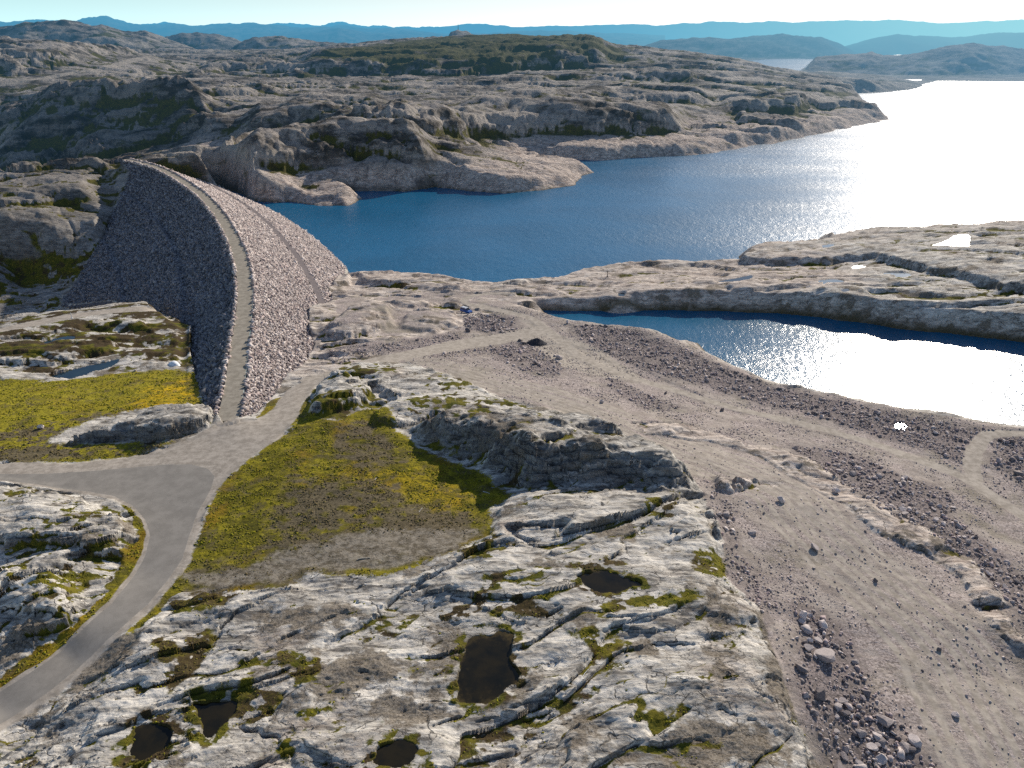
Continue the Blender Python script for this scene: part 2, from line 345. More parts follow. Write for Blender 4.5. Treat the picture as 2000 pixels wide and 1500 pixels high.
# crossing joints: narrow clefts
jt = np.abs(perlin((X[rn] * .9 + Y[rn] * .5 + wx2[rn]) / 13, (Y[rn] * .8 - X[rn] * .5 + wy2[rn]) / 30, 121))
nr = nr - sstep(.035, .0, jt) * .0 * sstep(-.1, .4, perlin(X[rn] / 18, Y[rn] / 18, 123))
R[rn] += nr * near[rn]
# mid and far rows
rm = slice(int(np.searchsorted(YR, 370)), NR)
xm, ym = X[rm] + wx[rm] * 2.0, Y[rm] + wy[rm] * 2.5
mr = 0
for L, A, seed, stp in ((190, 11, 131, .14), (75, 5.0, 133, .14), (31, 1.5, 135, .18), (13, .55, 137, .22)):
    fad = sstep(L * 90, L * 45, Y[rm])
    l, f_, a_ = ledge(xm, ym, L, .10 if L > 40 else -.05, 2.2, seed, stp, 4.5)
    mr = mr + l * A * fad; FOOT[rm] = np.maximum(FOOT[rm], sstep(.7, .98, f_) * a_ * fad * (.8 if L < 50 else 1))
bumps = fbm(X[rm] / 90, Y[rm] / 90, 6, 141, .55)
mr = mr + bumps * 3.5 + (1 - np.abs(fbm(X[rm] / 26, Y[rm] / 26, 4, 145)) * 2) * .7 * sstep(2200, 900, Y[rm])
jt = np.abs(fbm((X[rm] + Y[rm] * .25) / 75, (Y[rm] - X[rm] * .15) / 190, 3, 147))
mr = mr - sstep(.05, 0, jt) * 4 * sstep(0, .5, perlin(X[rm] / 200, Y[rm] / 200, 148)) * sstep(2600, 1500, Y[rm])
mr = mr * .72 * (1 - .75 * sstep(1500, 2100, Y[rm]) * sstep(.2, .3, X[rm] / Y[rm]))
R[rm] += mr * mid[rm] * (1 - .6 * sstep(60, 20, d4[rm]))
quiet = np.clip(1 - sstep(12, 4, np.minimum(np.abs(DD) - 1, 1e3)) * .8, 0, 1)
Rg = fbm(X / 7, Y / 7, 4, 161) * .22 * sstep(500, 200, Y) + fbm(X / 25, Y / 25, 3, 163) * .5
quiet = quiet * (1 - .75 * sstep(22, 7, d3))
Z = z0 + sstep(14, 5, d3) * .9 + R * (rock * .95 + .0) * quiet + Rg * (1 - rock) * (1 - np.maximum(ASP_soft, np.maximum(DRT, TRK)) * .92)

# ---- outcrops built on top of the base surface
outc([(780,838),(800,858),(850,885),(882,900),(930,915),(962,928),(1000,958),(1050,962),(1100,955),(1200,962),(1290,972),(1362,972),(1366,950),(1320,905),(1250,872),(1150,835),(1080,822),(1000,812),(900,818),(830,828)], 7.6, 7.5, 1.8)
outc([(905,885),(960,922),(1040,950),(1100,950),(1190,935),(1150,890),(1030,860),(930,860)], 2.0, 3.0, 1.5)
outc([(955,918),(1000,955),(1050,962),(1095,950),(1090,925),(1020,905)], 1.8, 2.6, 1)
outc([(598,822),(602,790),(612,768),(640,752),(690,752),(728,772),(735,790),(705,805),(650,818)], 4.2, 3.2, 1.2)
outc([(630,752),(634,735),(700,722),(770,712),(860,735),(960,775),(1080,822),(1000,822),(860,820),(790,838),(735,835),(722,815),(760,790),(740,775),(690,765)], 2.6, 2.6, 1.6)
outc([(95,873),(140,862),(200,852),(262,838),(290,808),(330,800),(395,800),(418,812),(414,838),(372,858),(325,866),(250,862),(170,868)], 3.6, 1.4, 1.2)
outc([(-200,940),(0,950),(110,964),(190,982),(245,1020),(266,1052),(240,1090),(200,1100),(100,1085),(0,1075),(-200,1060)], 3.0, 3.0, 1.5)
outc([(-200,1100),(0,1112),(70,1115),(140,1130),(186,1168),(172,1215),(95,1268),(0,1300),(-200,1400)], 4.0, 5.0, 1.5)
outc([(-100,1180),(40,1185),(120,1215),(60,1262),(0,1290),(-100,1330)], -2.2, 4.0, 1)
slab = [(1005,968),(1100,965),(1250,962),(1340,978),(1388,1020),(1412,1130),(1480,1200),(1515,1300),(1545,1400),(1590,1520),(1640,1700),(-300,1700),(-100,1540),(60,1440),(200,1320),(300,1225),(400,1165),(560,1155),(700,1145),(830,1115),(905,1085),(960,1050),(965,1005)]
outc(slab, 1.1, 1.6, 1.0)
outc([(625,665),(640,640),(690,600),(740,592),(770,606),(775,640),(735,655),(690,668)], 3.2, 3.0, 1.5)
outc([(770,645),(780,620),(830,605),(895,618),(900,640),(850,652)], 1.8, 3.0, 2)
outc([(622,548),(640,542),(690,545),(688,560),(650,563)], 3.0, 2.0, .8)
outc([(690,555),(700,538),(760,545),(850,552),(930,568),(900,574),(800,568)], 2.5, 3.5, 2)
outc([(1440,513),(1442,500),(1480,484),(1560,480),(1700,455),(2000,442),(2500,445),(2500,640),(2000,578),(1900,557),(1800,534),(1700,512),(1600,518),(1500,522)], 4.5, 4.0, 2)
outc(strip, .75, 1.2, 2.2)
0 and outc([(1120,596),(1100,575),(1130,550),(1250,535),(1400,545),(1600,545),(1750,565),(2000,600),(2400,650),(2000,625),(1800,602),(1600,588),(1400,590),(1250,598)], 1.2, 3.0, 2)
outc([(0,712),(100,715),(160,700),(230,690),(232,672),(150,665),(0,660),(-300,650),(-300,720)], 2.2, 2.0, 1.5)
outc([(95,655),(140,650),(170,640),(240,645),(300,648),(290,632),(200,625),(120,640)], 1.8, 2.0, 1.5)
outc(zpoly([(160,598),(240,590),(300,596),(296,580),(250,574),(190,580)], -13), 1.0, 3.0, 1.0, raw=True)
outc([(1388,1040),(1400,1062),(1412,1058),(1405,1030),(1392,1022)], 1.8, .7, .3)
LOC = np.zeros_like(Z)
for P, h, w, jit in OUTC:
    a, b = region(P, 12)
    x, y = X[a, b], Y[a, b]
    d = sdf_pts(P, x, y) + jn[a, b] * jit * 1.2 + jf[a, b] * .5 * min(jit, 1)
    blk = fbm((x + wx2[a, b]) / 5, (y + wy2[a, b]) / 3.2, 3, 171) * .12
    bx_ = np.floor((x * .93 + y * .36 + wx2[a, b] * 1.2) / 4.3); by_ = np.floor((y + wy2[a, b]) / 7.0)
    d = d + perlin(bx_ * .731 + .37, by_ * .517 + .61, 173) * min(abs(h), 4) * .26
    f = sstep(-.2, w, d) * .75 + sstep(w * .8, w * 3.5, d) * .25
    f = f + blk * f * (1 - f) * 4
    Z[a, b] += h * f * (1 - .9 * np.maximum(ASP[a, b], DRT[a, b]))
    LOC[a, b] = np.maximum(LOC[a, b], f * (h > 0))
# horizontal beds on steep faces
steepz = np.abs(np.gradient(Z, axis=0)) / np.maximum(np.gradient(Y, axis=0), .01)
bed = 1.7
bz = (Z + fbm(X / 16, Y / 12, 4, 181) * 2.2) / bed; bf = bz - np.floor(bz)
Z += (sstep(.45, .75, bf) - bf) * bed * 1.2 * sstep(.4, .9, steepz) * (.2 + .8 * sstep(.05, .3, LOC)) * near * (rock > .3)
bed = 6.0
bz = (Z + fbm(X / 60, Y / 60, 3, 183) * 7) / bed; bf = bz - np.floor(bz)
Z += (sstep(.2, .8, bf) - bf) * bed * .6 * sstep(.35, 1.0, steepz) * mid
# vertical fluting of the far cliffs
Z += fbm((X + Y * .2) / 11, Y / 60, 4, 185) * .7 * sstep(.35, .9, steepz) * mid * sstep(1600, 900, Y)

# ---- scarps of the hills
def march(u, v):
    a, b, c = ray(u, v); t = np.geomspace(150, 3000, 700)
    hit = (H + c * t) <= base(a * t, b * t); k = int(np.argmax(hit)) if hit.any() else len(t) - 1
    return b * t[k], a / b
def scarp(pts, h, wf, Lb, seed):
    q = [march(u, v) for u, v in pts]; yv = [p[0] for p in q]; sv = [p[1] for p in q]
    yf = np.interp(S, sv, yv)[None]
    r = slice(max(int(np.searchsorted(YR, min(yv) - 80)), 0), min(int(np.searchsorted(YR, max(yv) + Lb + 80)), NR))
    x, y = X[r], Y[r]
    ds = .035
    end = (sstep(sv[0] - ds * .2, sv[0] + ds, S) * sstep(sv[-1] + ds * .2, sv[-1] - ds, S))[None]
    butt = perlin(np.floor((x + y * .3 + wx[r]) / 22) * .613 + .3, np.floor((y - x * .1) / 60) * .377 + .7, seed + 3)
    d = y - yf + fbm(x / 60, y / 60, 5, seed, .6) * wf * 1.6 + butt * wf * .22 + (1 - end) * wf * 1.0
    f = sstep(0, wf * .55, d) * .62 + sstep(wf * .8, wf * 1.7, d) * .38
    Z[r] += h * f * (1 - sstep(Lb * .25, Lb, d)) * end * (1 + .2 * fbm(x / 45, y / 45, 3, seed + 7)) * sstep(40, 90, d4[r])
scarp([(470,335),(560,335),(640,318),(720,312),(790,318),(850,330)], 17, 13, 130, 701)
scarp([(430,292),(520,282),(620,262),(720,262),(790,262)], 16, 12, 150, 703)
scarp([(740,262),(850,268),(950,270),(1050,268),(1150,268),(1250,266),(1340,256)], 19, 12, 190, 705)
scarp([(0,335),(60,328),(120,322),(200,314),(280,300),(350,275),(420,250)], 17, 18, 200, 707)
scarp([(575,146),(700,148),(800,149),(900,149),(1000,145),(1100,134),(1200,118)], 20, 22, 380, 709)
scarp([(1400,214),(1480,221),(1550,219),(1600,206)], 15, 12, 140, 711)
scarp([(-100,158),(0,150),(100,141),(200,128),(285,112)], 14, 40, 300, 713)
scarp([(560,205),(640,208),(700,206),(760,203)], 9, 10, 110, 715)
scarp([(1000,190),(1100,196),(1200,198),(1320,203),(1400,205)], 9, 12, 150, 717)
scarp([(80,236),(180,226),(300,222),(380,226),(440,235)], 10, 12, 120, 719)
scarp([(200,190),(330,186),(450,188),(560,186)], 8, 12, 140, 721)
scarp([(960,165),(1100,160),(1250,156),(1380,160)], 8, 14, 150, 723)
scarp([(370,150),(450,140),(540,142),(600,150)], 12, 16, 200, 725)
scarp([(-50,410),(60,402),(150,404),(215,415)], 7, 8, 60, 727)
scarp([(-50,330),(30,345),(110,338),(190,335),(240,342)], 8, 9, 60, 729)
# ---- far ridges
def ridge(pts, y0, wf, wb, seed, na=.1, rough=1.0):
    P = np.array(pts, float)
    sv = []; hv = []
    for u, v in P:
        a, b_, c = ray(u, v); sv.append(a / b_); hv.append(H + y0 * c / b_)
    r = slice(max(int(np.searchsorted(YR, y0 - wf * 1.3)), 0), min(int(np.searchsorted(YR, y0 + wb * 1.3)), NR))
    x, y = X[r], Y[r]
    hz = np.interp(S, sv, hv, left=-200, right=-200).astype(F32)[None]
    dy = y - y0 + fbm(x / (wf * .7), y / (wf * .7), 4, seed) * wf * .25
    g = np.where(dy < 0, sstep(-wf, 0, dy), sstep(wb, 0, dy))
    nz = fbm(x / (wf * .35), y / (wf * .35), 6, seed + 5, .55)
    zb = ZL - 12
    zr = zb + (hz - zb) * (g * (1 + nz * na * rough) if True else g) - (1 - g) * 3
    zr = zr + (fbm(x / (wf * .09), y / (wf * .06), 3, seed + 9) * (hz - zb) * .045)
    Z[r] = np.maximum(Z[r], np.where(g > 0.01, zr, -100))
ridge([(-700,75),(-300,60),(0,56),(50,46),(100,45),(200,50),(240,60),(285,63),(330,78),(375,90),(420,118),(460,150)], 2350, 600, 400, 201)
ridge([(280,95),(325,73),(350,66),(420,68),(460,76),(520,100)], 3100, 500, 400, 205)
ridge([(430,115),(460,92),(500,75),(550,71),(620,80),(700,88),(760,110)], 2550, 500, 400, 209)
ridge([(865,90),(880,64),(895,59),(912,62),(936,70),(960,90)], 2700, 300, 200, 211, .03)
ridge([(1180,110),(1250,92),(1290,79),(1350,73),(1420,75),(1480,70),(1530,67),(1600,72),(1640,86),(1690,112),(1720,130)], 5000, 700, 600, 213)
ridge([(1600,110),(1640,92),(1700,76),(1750,68),(1820,71),(1880,73),(1940,66),(2000,62),(2300,60),(2700,66)], 5800, 900, 600, 217)
ridge([(1562,150),(1580,122),(1592,113),(1640,108),(1690,104),(1702,101),(1725,108),(1760,108),(1800,101),(1850,90),(1900,85),(1960,90),(2000,97),(2300,82),(2700,80)], 2750, 420, 300, 221, .05)
ridge([(1520,160),(1550,143),(1600,141),(1680,144),(1740,150),(1790,158),(1815,168)], 2080, 260, 160, 225, .05)
ridge([(-700,40),(-300,45),(0,44),(80,43),(130,40),(160,36),(210,37),(250,46),(300,51),(340,47),(400,56),(450,52),(520,53),(600,50),(660,48),(690,52),(720,58),(760,56),(850,62),(950,66),(1100,64),(1300,70)], 8000, 2600, 1500, 231, .32)
ridge([(-700,50),(0,52),(200,48),(350,50),(450,58),(540,50),(640,47),(670,45),(720,52),(820,53),(880,50),(1000,56),(1150,55),(1250,58),(1400,56),(1550,58),(1700,60),(1850,54),(2000,56),(2400,50)], 10500, 1800, 900, 233, .25)
ridge([(500,70),(600,62),(700,60),(800,57),(880,52),(950,47),(1010,52),(1060,53),(1150,51),(1220,46),(1280,49),(1370,47),(1430,43),(1500,40),(1560,45),(1650,42),(1750,41),(1830,47),(1900,44),(2000,39),(2300,42),(2700,50)], 14500, 3500, 1600, 235, .14)

# ---- shores
wS = np.interp(YR, [150, 350, 450, 600, 900, 1500, 3000], [7, 8, 10, 13, 18, 40, 60]).astype(F32)[:, None]
_gg = np.array([tuple(p) for p in CCs[::30]] + [(-330,620),(-380,800),(-450,950),(-1600,950),(-1600,150),(-200,120)])
GORGE = sdf(_gg, 5) > 0
land = np.where(GORGE, Z, np.maximum(Z, ZL + .9))
zs = np.where(GORGE, Z, ZL + (land - ZL) * sstep(-.0, 1, dL / wS) ** .7 + np.minimum(dL, 3) * .12)
isl = (dL > -60)
Z = np.where(dL > 0, zs, np.where(dL > -400, ZL - np.minimum(-dL * .4, 12) - .05, Z))
pm_x = np.array([on_z(u, v, ZP)[0] for u, v in [(900,609),(1056,610),(1500,660),(2000,745),(2600,850)]]); pm_y = np.array([on_z(u, v, ZP)[1] for u, v in [(900,609),(1056,610),(1500,660),(2000,745),(2600,850)]])
upside = Y > np.interp(X, pm_x, pm_y)
wP = np.where(upside, 5.0, 15.0)
landp = np.maximum(Z, ZP + .6)
zp_ = ZP + (landp - ZP) * sstep(0, 1, dP / wP) ** .75 + np.clip(dP, 0, 2) * .1
Z = np.where((dP < 40) & (dL > 0), np.where(dP > 0, zp_, ZP - np.minimum(-dP * .35, 5) - .05), Z)

# ---- dam contact
wD = sstep(-5, -.5, SD_D) * (SD_D <= 0)
Z = np.where(SD_D > -.01, np.minimum(ZD - 1.2, Z + 100), Z * (1 - wD) + np.maximum(np.minimum(Z, ZD + 2.5), ZD + .25) * wD)

# ---- pools
def ring(c, r, n=14, e=.25, seed=0, rot=0):
    g = np.random.default_rng(seed); o = []
    for i in range(n):
        a = 2 * math.pi * i / n; k = 1 + g.uniform(-e, e)
        o.append((c[0] + r[0] * k * math.cos(a + rot), c[1] + r[1] * k * math.sin(a)))
    return o
POOLS = [
 ([(930,1243),(985,1240),(1000,1258),(990,1290),(1007,1320),(985,1358),(940,1375),(900,1370),(891,1345),(905,1290),(912,1262)], 'bog'),
 ([(369,1374),(400,1368),(448,1365),(470,1372),(450,1400),(443,1416),(420,1446),(394,1439),(388,1411)], 'bog'),
 ([(268,1420),(300,1410),(335,1435),(330,1460),(290,1487),(250,1487),(243,1470)], 'bog'),
 ([(740,1466),(765,1452),(800,1454),(812,1475),(800,1492),(760,1499),(738,1488)], 'bog'),
 ([(1122,1126),(1180,1120),(1230,1134),(1247,1142),(1190,1156),(1150,1152)], 'bog'),
 ([(75,672),(100,663),(140,656),(150,660),(120,668),(92,678)], 'sky'),
 ([(92,738),(120,728),(165,716),(205,707),(235,700),(232,708),(212,718),(160,735),(110,742)], 'sky'),
 ([(1391,552),(1430,545),(1468,538),(1456,549),(1410,556)], 'sky'),
 ([(1597,549),(1620,546),(1646,549),(1642,556),(1610,557)], 'pale'),
 ([(1722,533),(1750,531),(1778,536),(1770,541),(1730,539)], 'pale'),
 ([(1662,522),(1675,519),(1692,521),(1685,525),(1668,526)], 'glint'),
 ([(1820,480),(1850,470),(1864,461),(1890,459),(1895,470),(1890,484),(1868,481),(1840,484)], 'glint'),
 ([(1605,480),(1625,477),(1632,482),(1612,485)], 'pale'),
 ([(1640,566),(1655,564),(1660,568),(1648,570)], 'sky'),
 ([(1207,573),(1218,572),(1222,576),(1210,578)], 'sky'),
 (ring((1757,833), (11, 6), 10, .05, 3), 'sun'),
]
def z_at(x, y):
    x = np.asarray(x, float); y = np.asarray(y, float)
    ri = np.interp(y, YR, np.arange(NR)); r0 = np.clip(ri.astype(int), 0, NR - 2); rf = ri - r0
    cj = (x / y - S[0]) / (S[1] - S[0]); c0 = np.clip(cj.astype(int), 0, NC - 2); cf = np.clip(cj - c0, 0, 1)
    return (Z[r0, c0] * (1 - cf) + Z[r0, c0 + 1] * cf) * (1 - rf) + (Z[r0 + 1, c0] * (1 - cf) + Z[r0 + 1, c0 + 1] * cf) * rf
def see(u, v, t0=60, t1=2200):          # ground point at a photo pixel, on the finished surface
    a, b, c = ray(u, v); t = np.geomspace(t0, t1, 1500)
    hit = (H + c * t) <= z_at(a * t, b * t); k = int(np.argmax(hit)) if hit.any() else len(t) - 1
    return a * t[k], b * t[k]
pool_list = []
MOIST = np.zeros_like(Z); PMOSS = np.zeros_like(Z)
for P, kind in POOLS:
    W0 = np.array([see(u, v) for u, v in P]); c = W0.mean(0)
    lvl = float(np.percentile(z_at(W0[:, 0], W0[:, 1]), 35)) - .1
    if kind == 'shal': lvl = ZP + .12
    lvl -= .12; W_ = zpoly(P, lvl)
    W_ = smooth_line(np.vstack([W_, W_[:1]]), 4)[:-1]
    a, b = region(W_, 14)
    d = sdf_pts(W_, X[a, b], Y[a, b]) + (jf[a, b] * .9 + jn[a, b] * .7) * (0 if kind in ('sun', 'glint') else 1)
    sc = 1.0 if Y[a, b].mean() < 150 else 1.8
    rim = sstep(-5 * sc, -.3, d)
    Z[a, b] = np.where(d > 0, lvl - np.minimum(d * .5, .8) - .03, Z[a, b] * (1 - rim) + np.maximum(lvl + .06 - d * .12, np.minimum(Z[a, b], lvl + 1.3 - d*.2)) * rim)
    if kind == 'bog': MOIST[a, b] = np.maximum(MOIST[a, b], sstep(-.5, .3, d)); PMOSS[a, b] = np.maximum(PMOSS[a, b], sstep(-3.2, -.3, d))
    pool_list.append((W_, lvl, kind, c))

# flat roadbeds
def blur(A, r, c):
    K = np.cumsum(np.pad(A.astype(np.float64), ((r + 1, r), (0, 0)), mode='edge'), 0); A = (K[2*r+1:] - K[:-2*r-1]) / (2*r+1)
    K = np.cumsum(np.pad(A, ((0, 0), (c + 1, c)), mode='edge'), 1); return ((K[:, 2*c+1:] - K[:, :-2*c-1]) / (2*c+1)).astype(F32)
Zb = blur(Z, 9, 9)
flat = np.maximum.reduce([ASP, DRT * .8, TRK]) * (SD_D < -2) * (Y < 500)
Z = Z * (1 - flat) + (Zb + .0) * flat
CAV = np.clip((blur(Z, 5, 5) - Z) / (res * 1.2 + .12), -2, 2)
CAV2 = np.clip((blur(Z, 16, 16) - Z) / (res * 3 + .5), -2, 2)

# ------------------------------------------------------------------ surface attributes
patch = fbm(X / (16 + mid * 60), Y / (11 + mid * 40), 5, 301)
finep = fbm(X / 2.4, Y / 1.9, 4, 303) * sstep(400, 120, Y) + fbm(X / 14, Y / 8, 4, 305) * sstep(200, 500, Y) * .7
moss = sstep(.10, .85, FOOT * .75 + CAV * .42 + CAV2 * .3 + patch * .55 + finep * .4 - .08)
slope = np.clip(steepz, 0, 3)
moss *= 1 - sstep(.5, 1.2, slope) * .55
# how mossy each district is
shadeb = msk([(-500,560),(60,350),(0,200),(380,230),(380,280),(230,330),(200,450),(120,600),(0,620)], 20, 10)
dist_m = np.full_like(Z, .85)
dist_m = np.where(Y > 420, .95, dist_m)
bl = sstep(0, 40, dL) * sstep(2, 14, dP)                                    # bleached drawdown zone
dist_m *= np.where(Y < 700, np.where(dL < 1e5, bl, 1), sstep(5, 70, dL))
plat = msk(zpoly([(-500,640),(-100,630),(0,610),(160,590),(300,580),(385,600),(388,730),(100,745),(-500,725)], -10), 4, 3, raw=True)
dist_m = np.maximum(dist_m, plat * 1.6)
inr = msk([(-300,945),(0,945),(120,960),(260,1000),(285,1050),(250,1130),(150,1240),(0,1340),(-300,1400)], 3, 2)
dist_m = np.maximum(dist_m, inr * 1.7)
dist_m = np.maximum(dist_m, shadeb * 1.2)
moss = np.clip(moss * dist_m + plat * .95 * sstep(-.5, .25, patch + finep * .6), 0, 1) * rock
tops_ = msk([(620,740),(800,716),(960,775),(1110,818),(1250,872),(1180,880),(1000,860),(900,840),(780,830),(700,815),(600,815)], 3, 2)
HOL = [([(940,1133),(990,1138),(975,1173),(945,1198),(915,1223),(870,1218),(860,1203),(910,1188),(935,1158)], 0), ([(380,1240),(435,1248),(405,1285),(375,1330),(340,1370),(330,1340),(350,1290)], .3),
 ([(440,1363),(490,1343),(555,1373),(530,1418),(465,1428)], .6), ([(1110,1243),(1160,1235),(1240,1270),(1210,1305),(1150,1290)], 1), ([(1255,990),(1320,995),(1310,1020),(1260,1015)], .5),
 ([(1352,1085),(1395,1080),(1425,1110),(1410,1140),(1350,1130)], 1), ([(535,1445),(590,1440),(600,1470),(560,1500),(535,1490)], .7), ([(550,1290),(620,1300),(625,1350),(580,1360),(555,1330)], .7),
 ([(580,1412),(655,1385),(650,1402),(600,1428)], 1), ([(20,1490),(90,1462),(75,1500),(10,1510)], 1), ([(300,1175),(400,1160),(480,1168),(440,1200),(360,1215),(310,1200)], .8), ([(310,1255),(350,1270),(345,1310),(310,1290)], .7),
 ([(960,1262),(1010,1270),(1010,1330),(985,1345)], .4), ([(1140,1190),(1240,1180),(1330,1170),(1400,1185),(1330,1200),(1200,1210)], 1), ([(1000,1180),(1050,1190),(1100,1215),(1020,1215),(960,1205)], .2),
 ([(1060,1100),(1120,1110),(1190,1100),(1230,1110),(1190,1120),(1110,1125)], .3), ([(900,1085),(960,1060),(1000,1075),(960,1100),(910,1105)], .8)]
HM = np.zeros_like(Z); HB = np.zeros_like(Z)
for P_, g_ in HOL:
    q_ = msk(P_, 1.4, 1.2, fine=1.4); HM = np.maximum(HM, q_); HB = np.maximum(HB, q_ * (1 - g_))
HM *= sstep(-.55, .1, finep + patch * .4)
moss = np.maximum(moss, HM)
moss = np.maximum(moss, inr * rock * sstep(.05, .5, patch + finep * .7 + CAV * .3) * .95)
moss = np.maximum(moss, tops_ * sstep(.1, .6, patch + finep * .7) * rock)
tops = msk([(620,740),(760,705),(960,770),(1110,815),(1000,870),(900,860),(780,835),(700,830),(600,820)], 3, 2)
moss = np.maximum(moss, tops * sstep(-.05, .35, patch * .7 + finep * .7 + CAV * .2) * .95)
br = msk([(560,950),(700,930),(850,990),(930,1020),(900,1080),(700,1140),(480,1160),(350,1165),(380,1110),(520,1080),(520,1000)], 9, 5)
br = np.maximum(br, msk([(630,835),(700,820),(760,850),(800,900),(700,940),(640,900)], 3, 3) * .8)
moss = np.maximum(moss, PMOSS * sstep(-.5, .3, finep + patch * .5) * .95)
brown = np.clip(HB + plat * .45 + br * (.80 + patch * .5 + finep * .6) + sstep(.1, .7, fbm(X/5, Y/4, 4, 311)) * .45, 0, 1)
brown = np.maximum(brown, .9 * msk([(-300,850),(0,845),(110,815),(240,798),(300,805),(345,868),(300,890),(0,908),(-300,908)], 4, 3) * sstep(-.4, .3, patch + finep))
brown = np.maximum(brown, MED * sstep(.1, .7, patch + .35 * sstep(840, 880, 750 + 0 * Y)) * .5)
dirtb = (.35 * fbm(X / 6, Y / 4, 4, 313) + 1) * msk([(560,1070),(760,1040),(880,1040),(950,1040),(900,1085),(760,1130),(600,1125),(470,1160),(360,1165),(360,1125),(480,1110)], 4, 3)
soilb = np.zeros_like(Z)
for P_ in ([(1230,1455),(1390,1430),(1520,1440),(1580,1470),(1640,1530),(1150,1530)], [(740,1375),(900,1385),(945,1398),(900,1440),(760,1450)], [(1480,1215),(1500,1210),(1535,1300),(1580,1420),(1540,1400),(1500,1290)], [(1230,1270),(1300,1250),(1280,1290),(1240,1300)],
           [(170,1300),(260,1240),(290,1240),(230,1310),(170,1340)], [(1150,1040),(1230,1030),(1240,1060),(1170,1065)], [(1360,1330),(1400,1320),(1410,1360),(1370,1365)], [(560,1215),(700,1190),(740,1215),(600,1240)], [(600,1330),(720,1290),(760,1320),(640,1380)]):
    soilb = np.maximum(soilb, msk(P_, 2.5, 2.5, fine=1.5))
yel = np.clip(HM * (1 - HB) * .25 + msk([(240,810),(300,760),(390,728),(402,780),(330,800)], 5, 4) + msk([(680,900),(800,930),(950,960),(900,1000),(780,970),(700,940)], 6, 4) * .5, 0, 1)
rub = np.zeros_like(Z)
RUBP = [
 ([(1120,640),(1180,638),(1240,650),(1300,668),(1370,700),(1450,735),(1560,770),(1660,790),(1760,812),(1850,830),(1990,850),(2040,870),(1890,870),(1880,910),(1800,880),(1700,850),(1600,820),(1500,795),(1400,765),(1300,738),(1210,705),(1130,665)], 1.0),
 ([(1180,730),(1260,770),(1330,800),(1260,800),(1190,760)], .9),
 ([(1005,625),(1010,645),(950,650),(905,640),(905,620),(940,615)], 1.0),
 ([(960,680),(1030,672),(1100,715),(1090,740),(1020,725),(960,700)], .8),
 ([(1540,870),(1650,885),(1760,930),(1850,960),(1870,1020),(1960,1090),(2050,1180),(2050,1290),(1980,1200),(1900,1110),(1830,1060),(1720,1000),(1620,930)], 1.0),
 ([(1545,1185),(1590,1195),(1650,1240),(1670,1290),(1720,1380),(1800,1460),(1860,1530),(1640,1530),(1590,1420),(1555,1340),(1570,1270)], 1.0),
 ([(1388,960),(1430,985),(1440,1080),(1500,1150),(1540,1200),(1500,1215),(1425,1120),(1392,1030)], .7),
 ([(1950,860),(2050,880),(2100,1000),(2000,960),(1930,910)], .8),
 ([(640,688),(760,672),(900,650),(900,668),(800,684),(700,704),(650,715)], .6),
 ([(1000,640),(900,672),(760,706),(900,700),(1000,690),(1090,700),(1050,670)], .4)]
for P, k in RUBP: rub = np.maximum(rub, msk(P, 2.5, 2.5) * k)
rub *= (1 - TRK) * (1 - STR)
haze = 1 - np.exp(-np.maximum(np.hypot(X, Y) - 500, 0) ** 1.25 / 29000)  # strength of the painted haze, growing with distance from the origin
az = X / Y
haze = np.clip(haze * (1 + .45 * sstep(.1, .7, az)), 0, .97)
wetrim = np.clip(sstep(2.2, .2, np.abs(dP)) + sstep(1.5, 0, np.minimum(np.abs(dL), 50)), 0, 1) * (Y < 700)
wetrim = np.maximum(wetrim, MOIST)

# rock bleached near the water
bleach = np.clip(1 - sstep(np.where(Y > 550, 12, 4), np.where(Y > 550, 24, 16), Z - ZL + patch * 4), 0, 1) * (dL < 200) * (Y < 1500) * (SD_D < -5) * (~GORGE)
bleach = np.maximum(bleach, PINK * .8)
bleach = np.maximum(bleach, STR * .85)
gravA = np.clip(np.maximum.reduce([GRV, GR2]) * (1 - STR), 0, 1)
_dm = np.minimum.reduce([d2, d2b, d3, d5, dY]); RUT = sstep(.55, .15, np.abs(_dm - .95))
RUTY = np.maximum.reduce([sstep(.8, .2, np.abs(dYd + jn * .4 - q)) for q in (1.2, 3.0, 6.0, 8.2)])
trackA = np.clip(np.maximum.reduce([DRT * (1 - ASP), TRK * (.72 + .28 * RUT), JNC * .8, YRD * (.38 + .42 * RUTY) * GRV, TK4]), 0, 1) * (1 - STR * .8)

def mk_mesh(name, verts, faces, mats, attrs=None, smooth=True):
    me = bpy.data.meshes.new(name)
    n = len(verts); me.vertices.add(n); me.vertices.foreach_set('co', np.ascontiguousarray(verts, F32).ravel())
    k = faces.shape[1]; m = len(faces)
    me.loops.add(m * k); me.loops.foreach_set('vertex_index', np.ascontiguousarray(faces, np.int32).ravel())
    me.polygons.add(m); me.polygons.foreach_set('loop_start', np.arange(0, m * k, k, dtype=np.int32))
    me.polygons.foreach_set('loop_total', np.full(m, k, np.int32))
    if smooth: me.polygons.foreach_set('use_smooth', np.ones(m, bool))
    for a, arr in (attrs or {}).items():
        at = me.attributes.new(a, 'FLOAT_COLOR', 'POINT'); at.data.foreach_set('color', np.ascontiguousarray(arr, F32).ravel())
    me.update(calc_edges=True)
    for mt in (mats if isinstance(mats, list) else [mats]): me.materials.append(mt)
    return me
def link(name, me, parent=None, **kw):
    o = bpy.data.objects.new(name, me); bpy.context.scene.collection.objects.link(o)
    if parent: o.parent = parent
    for k, v in kw.items(): o[k] = v
    return o

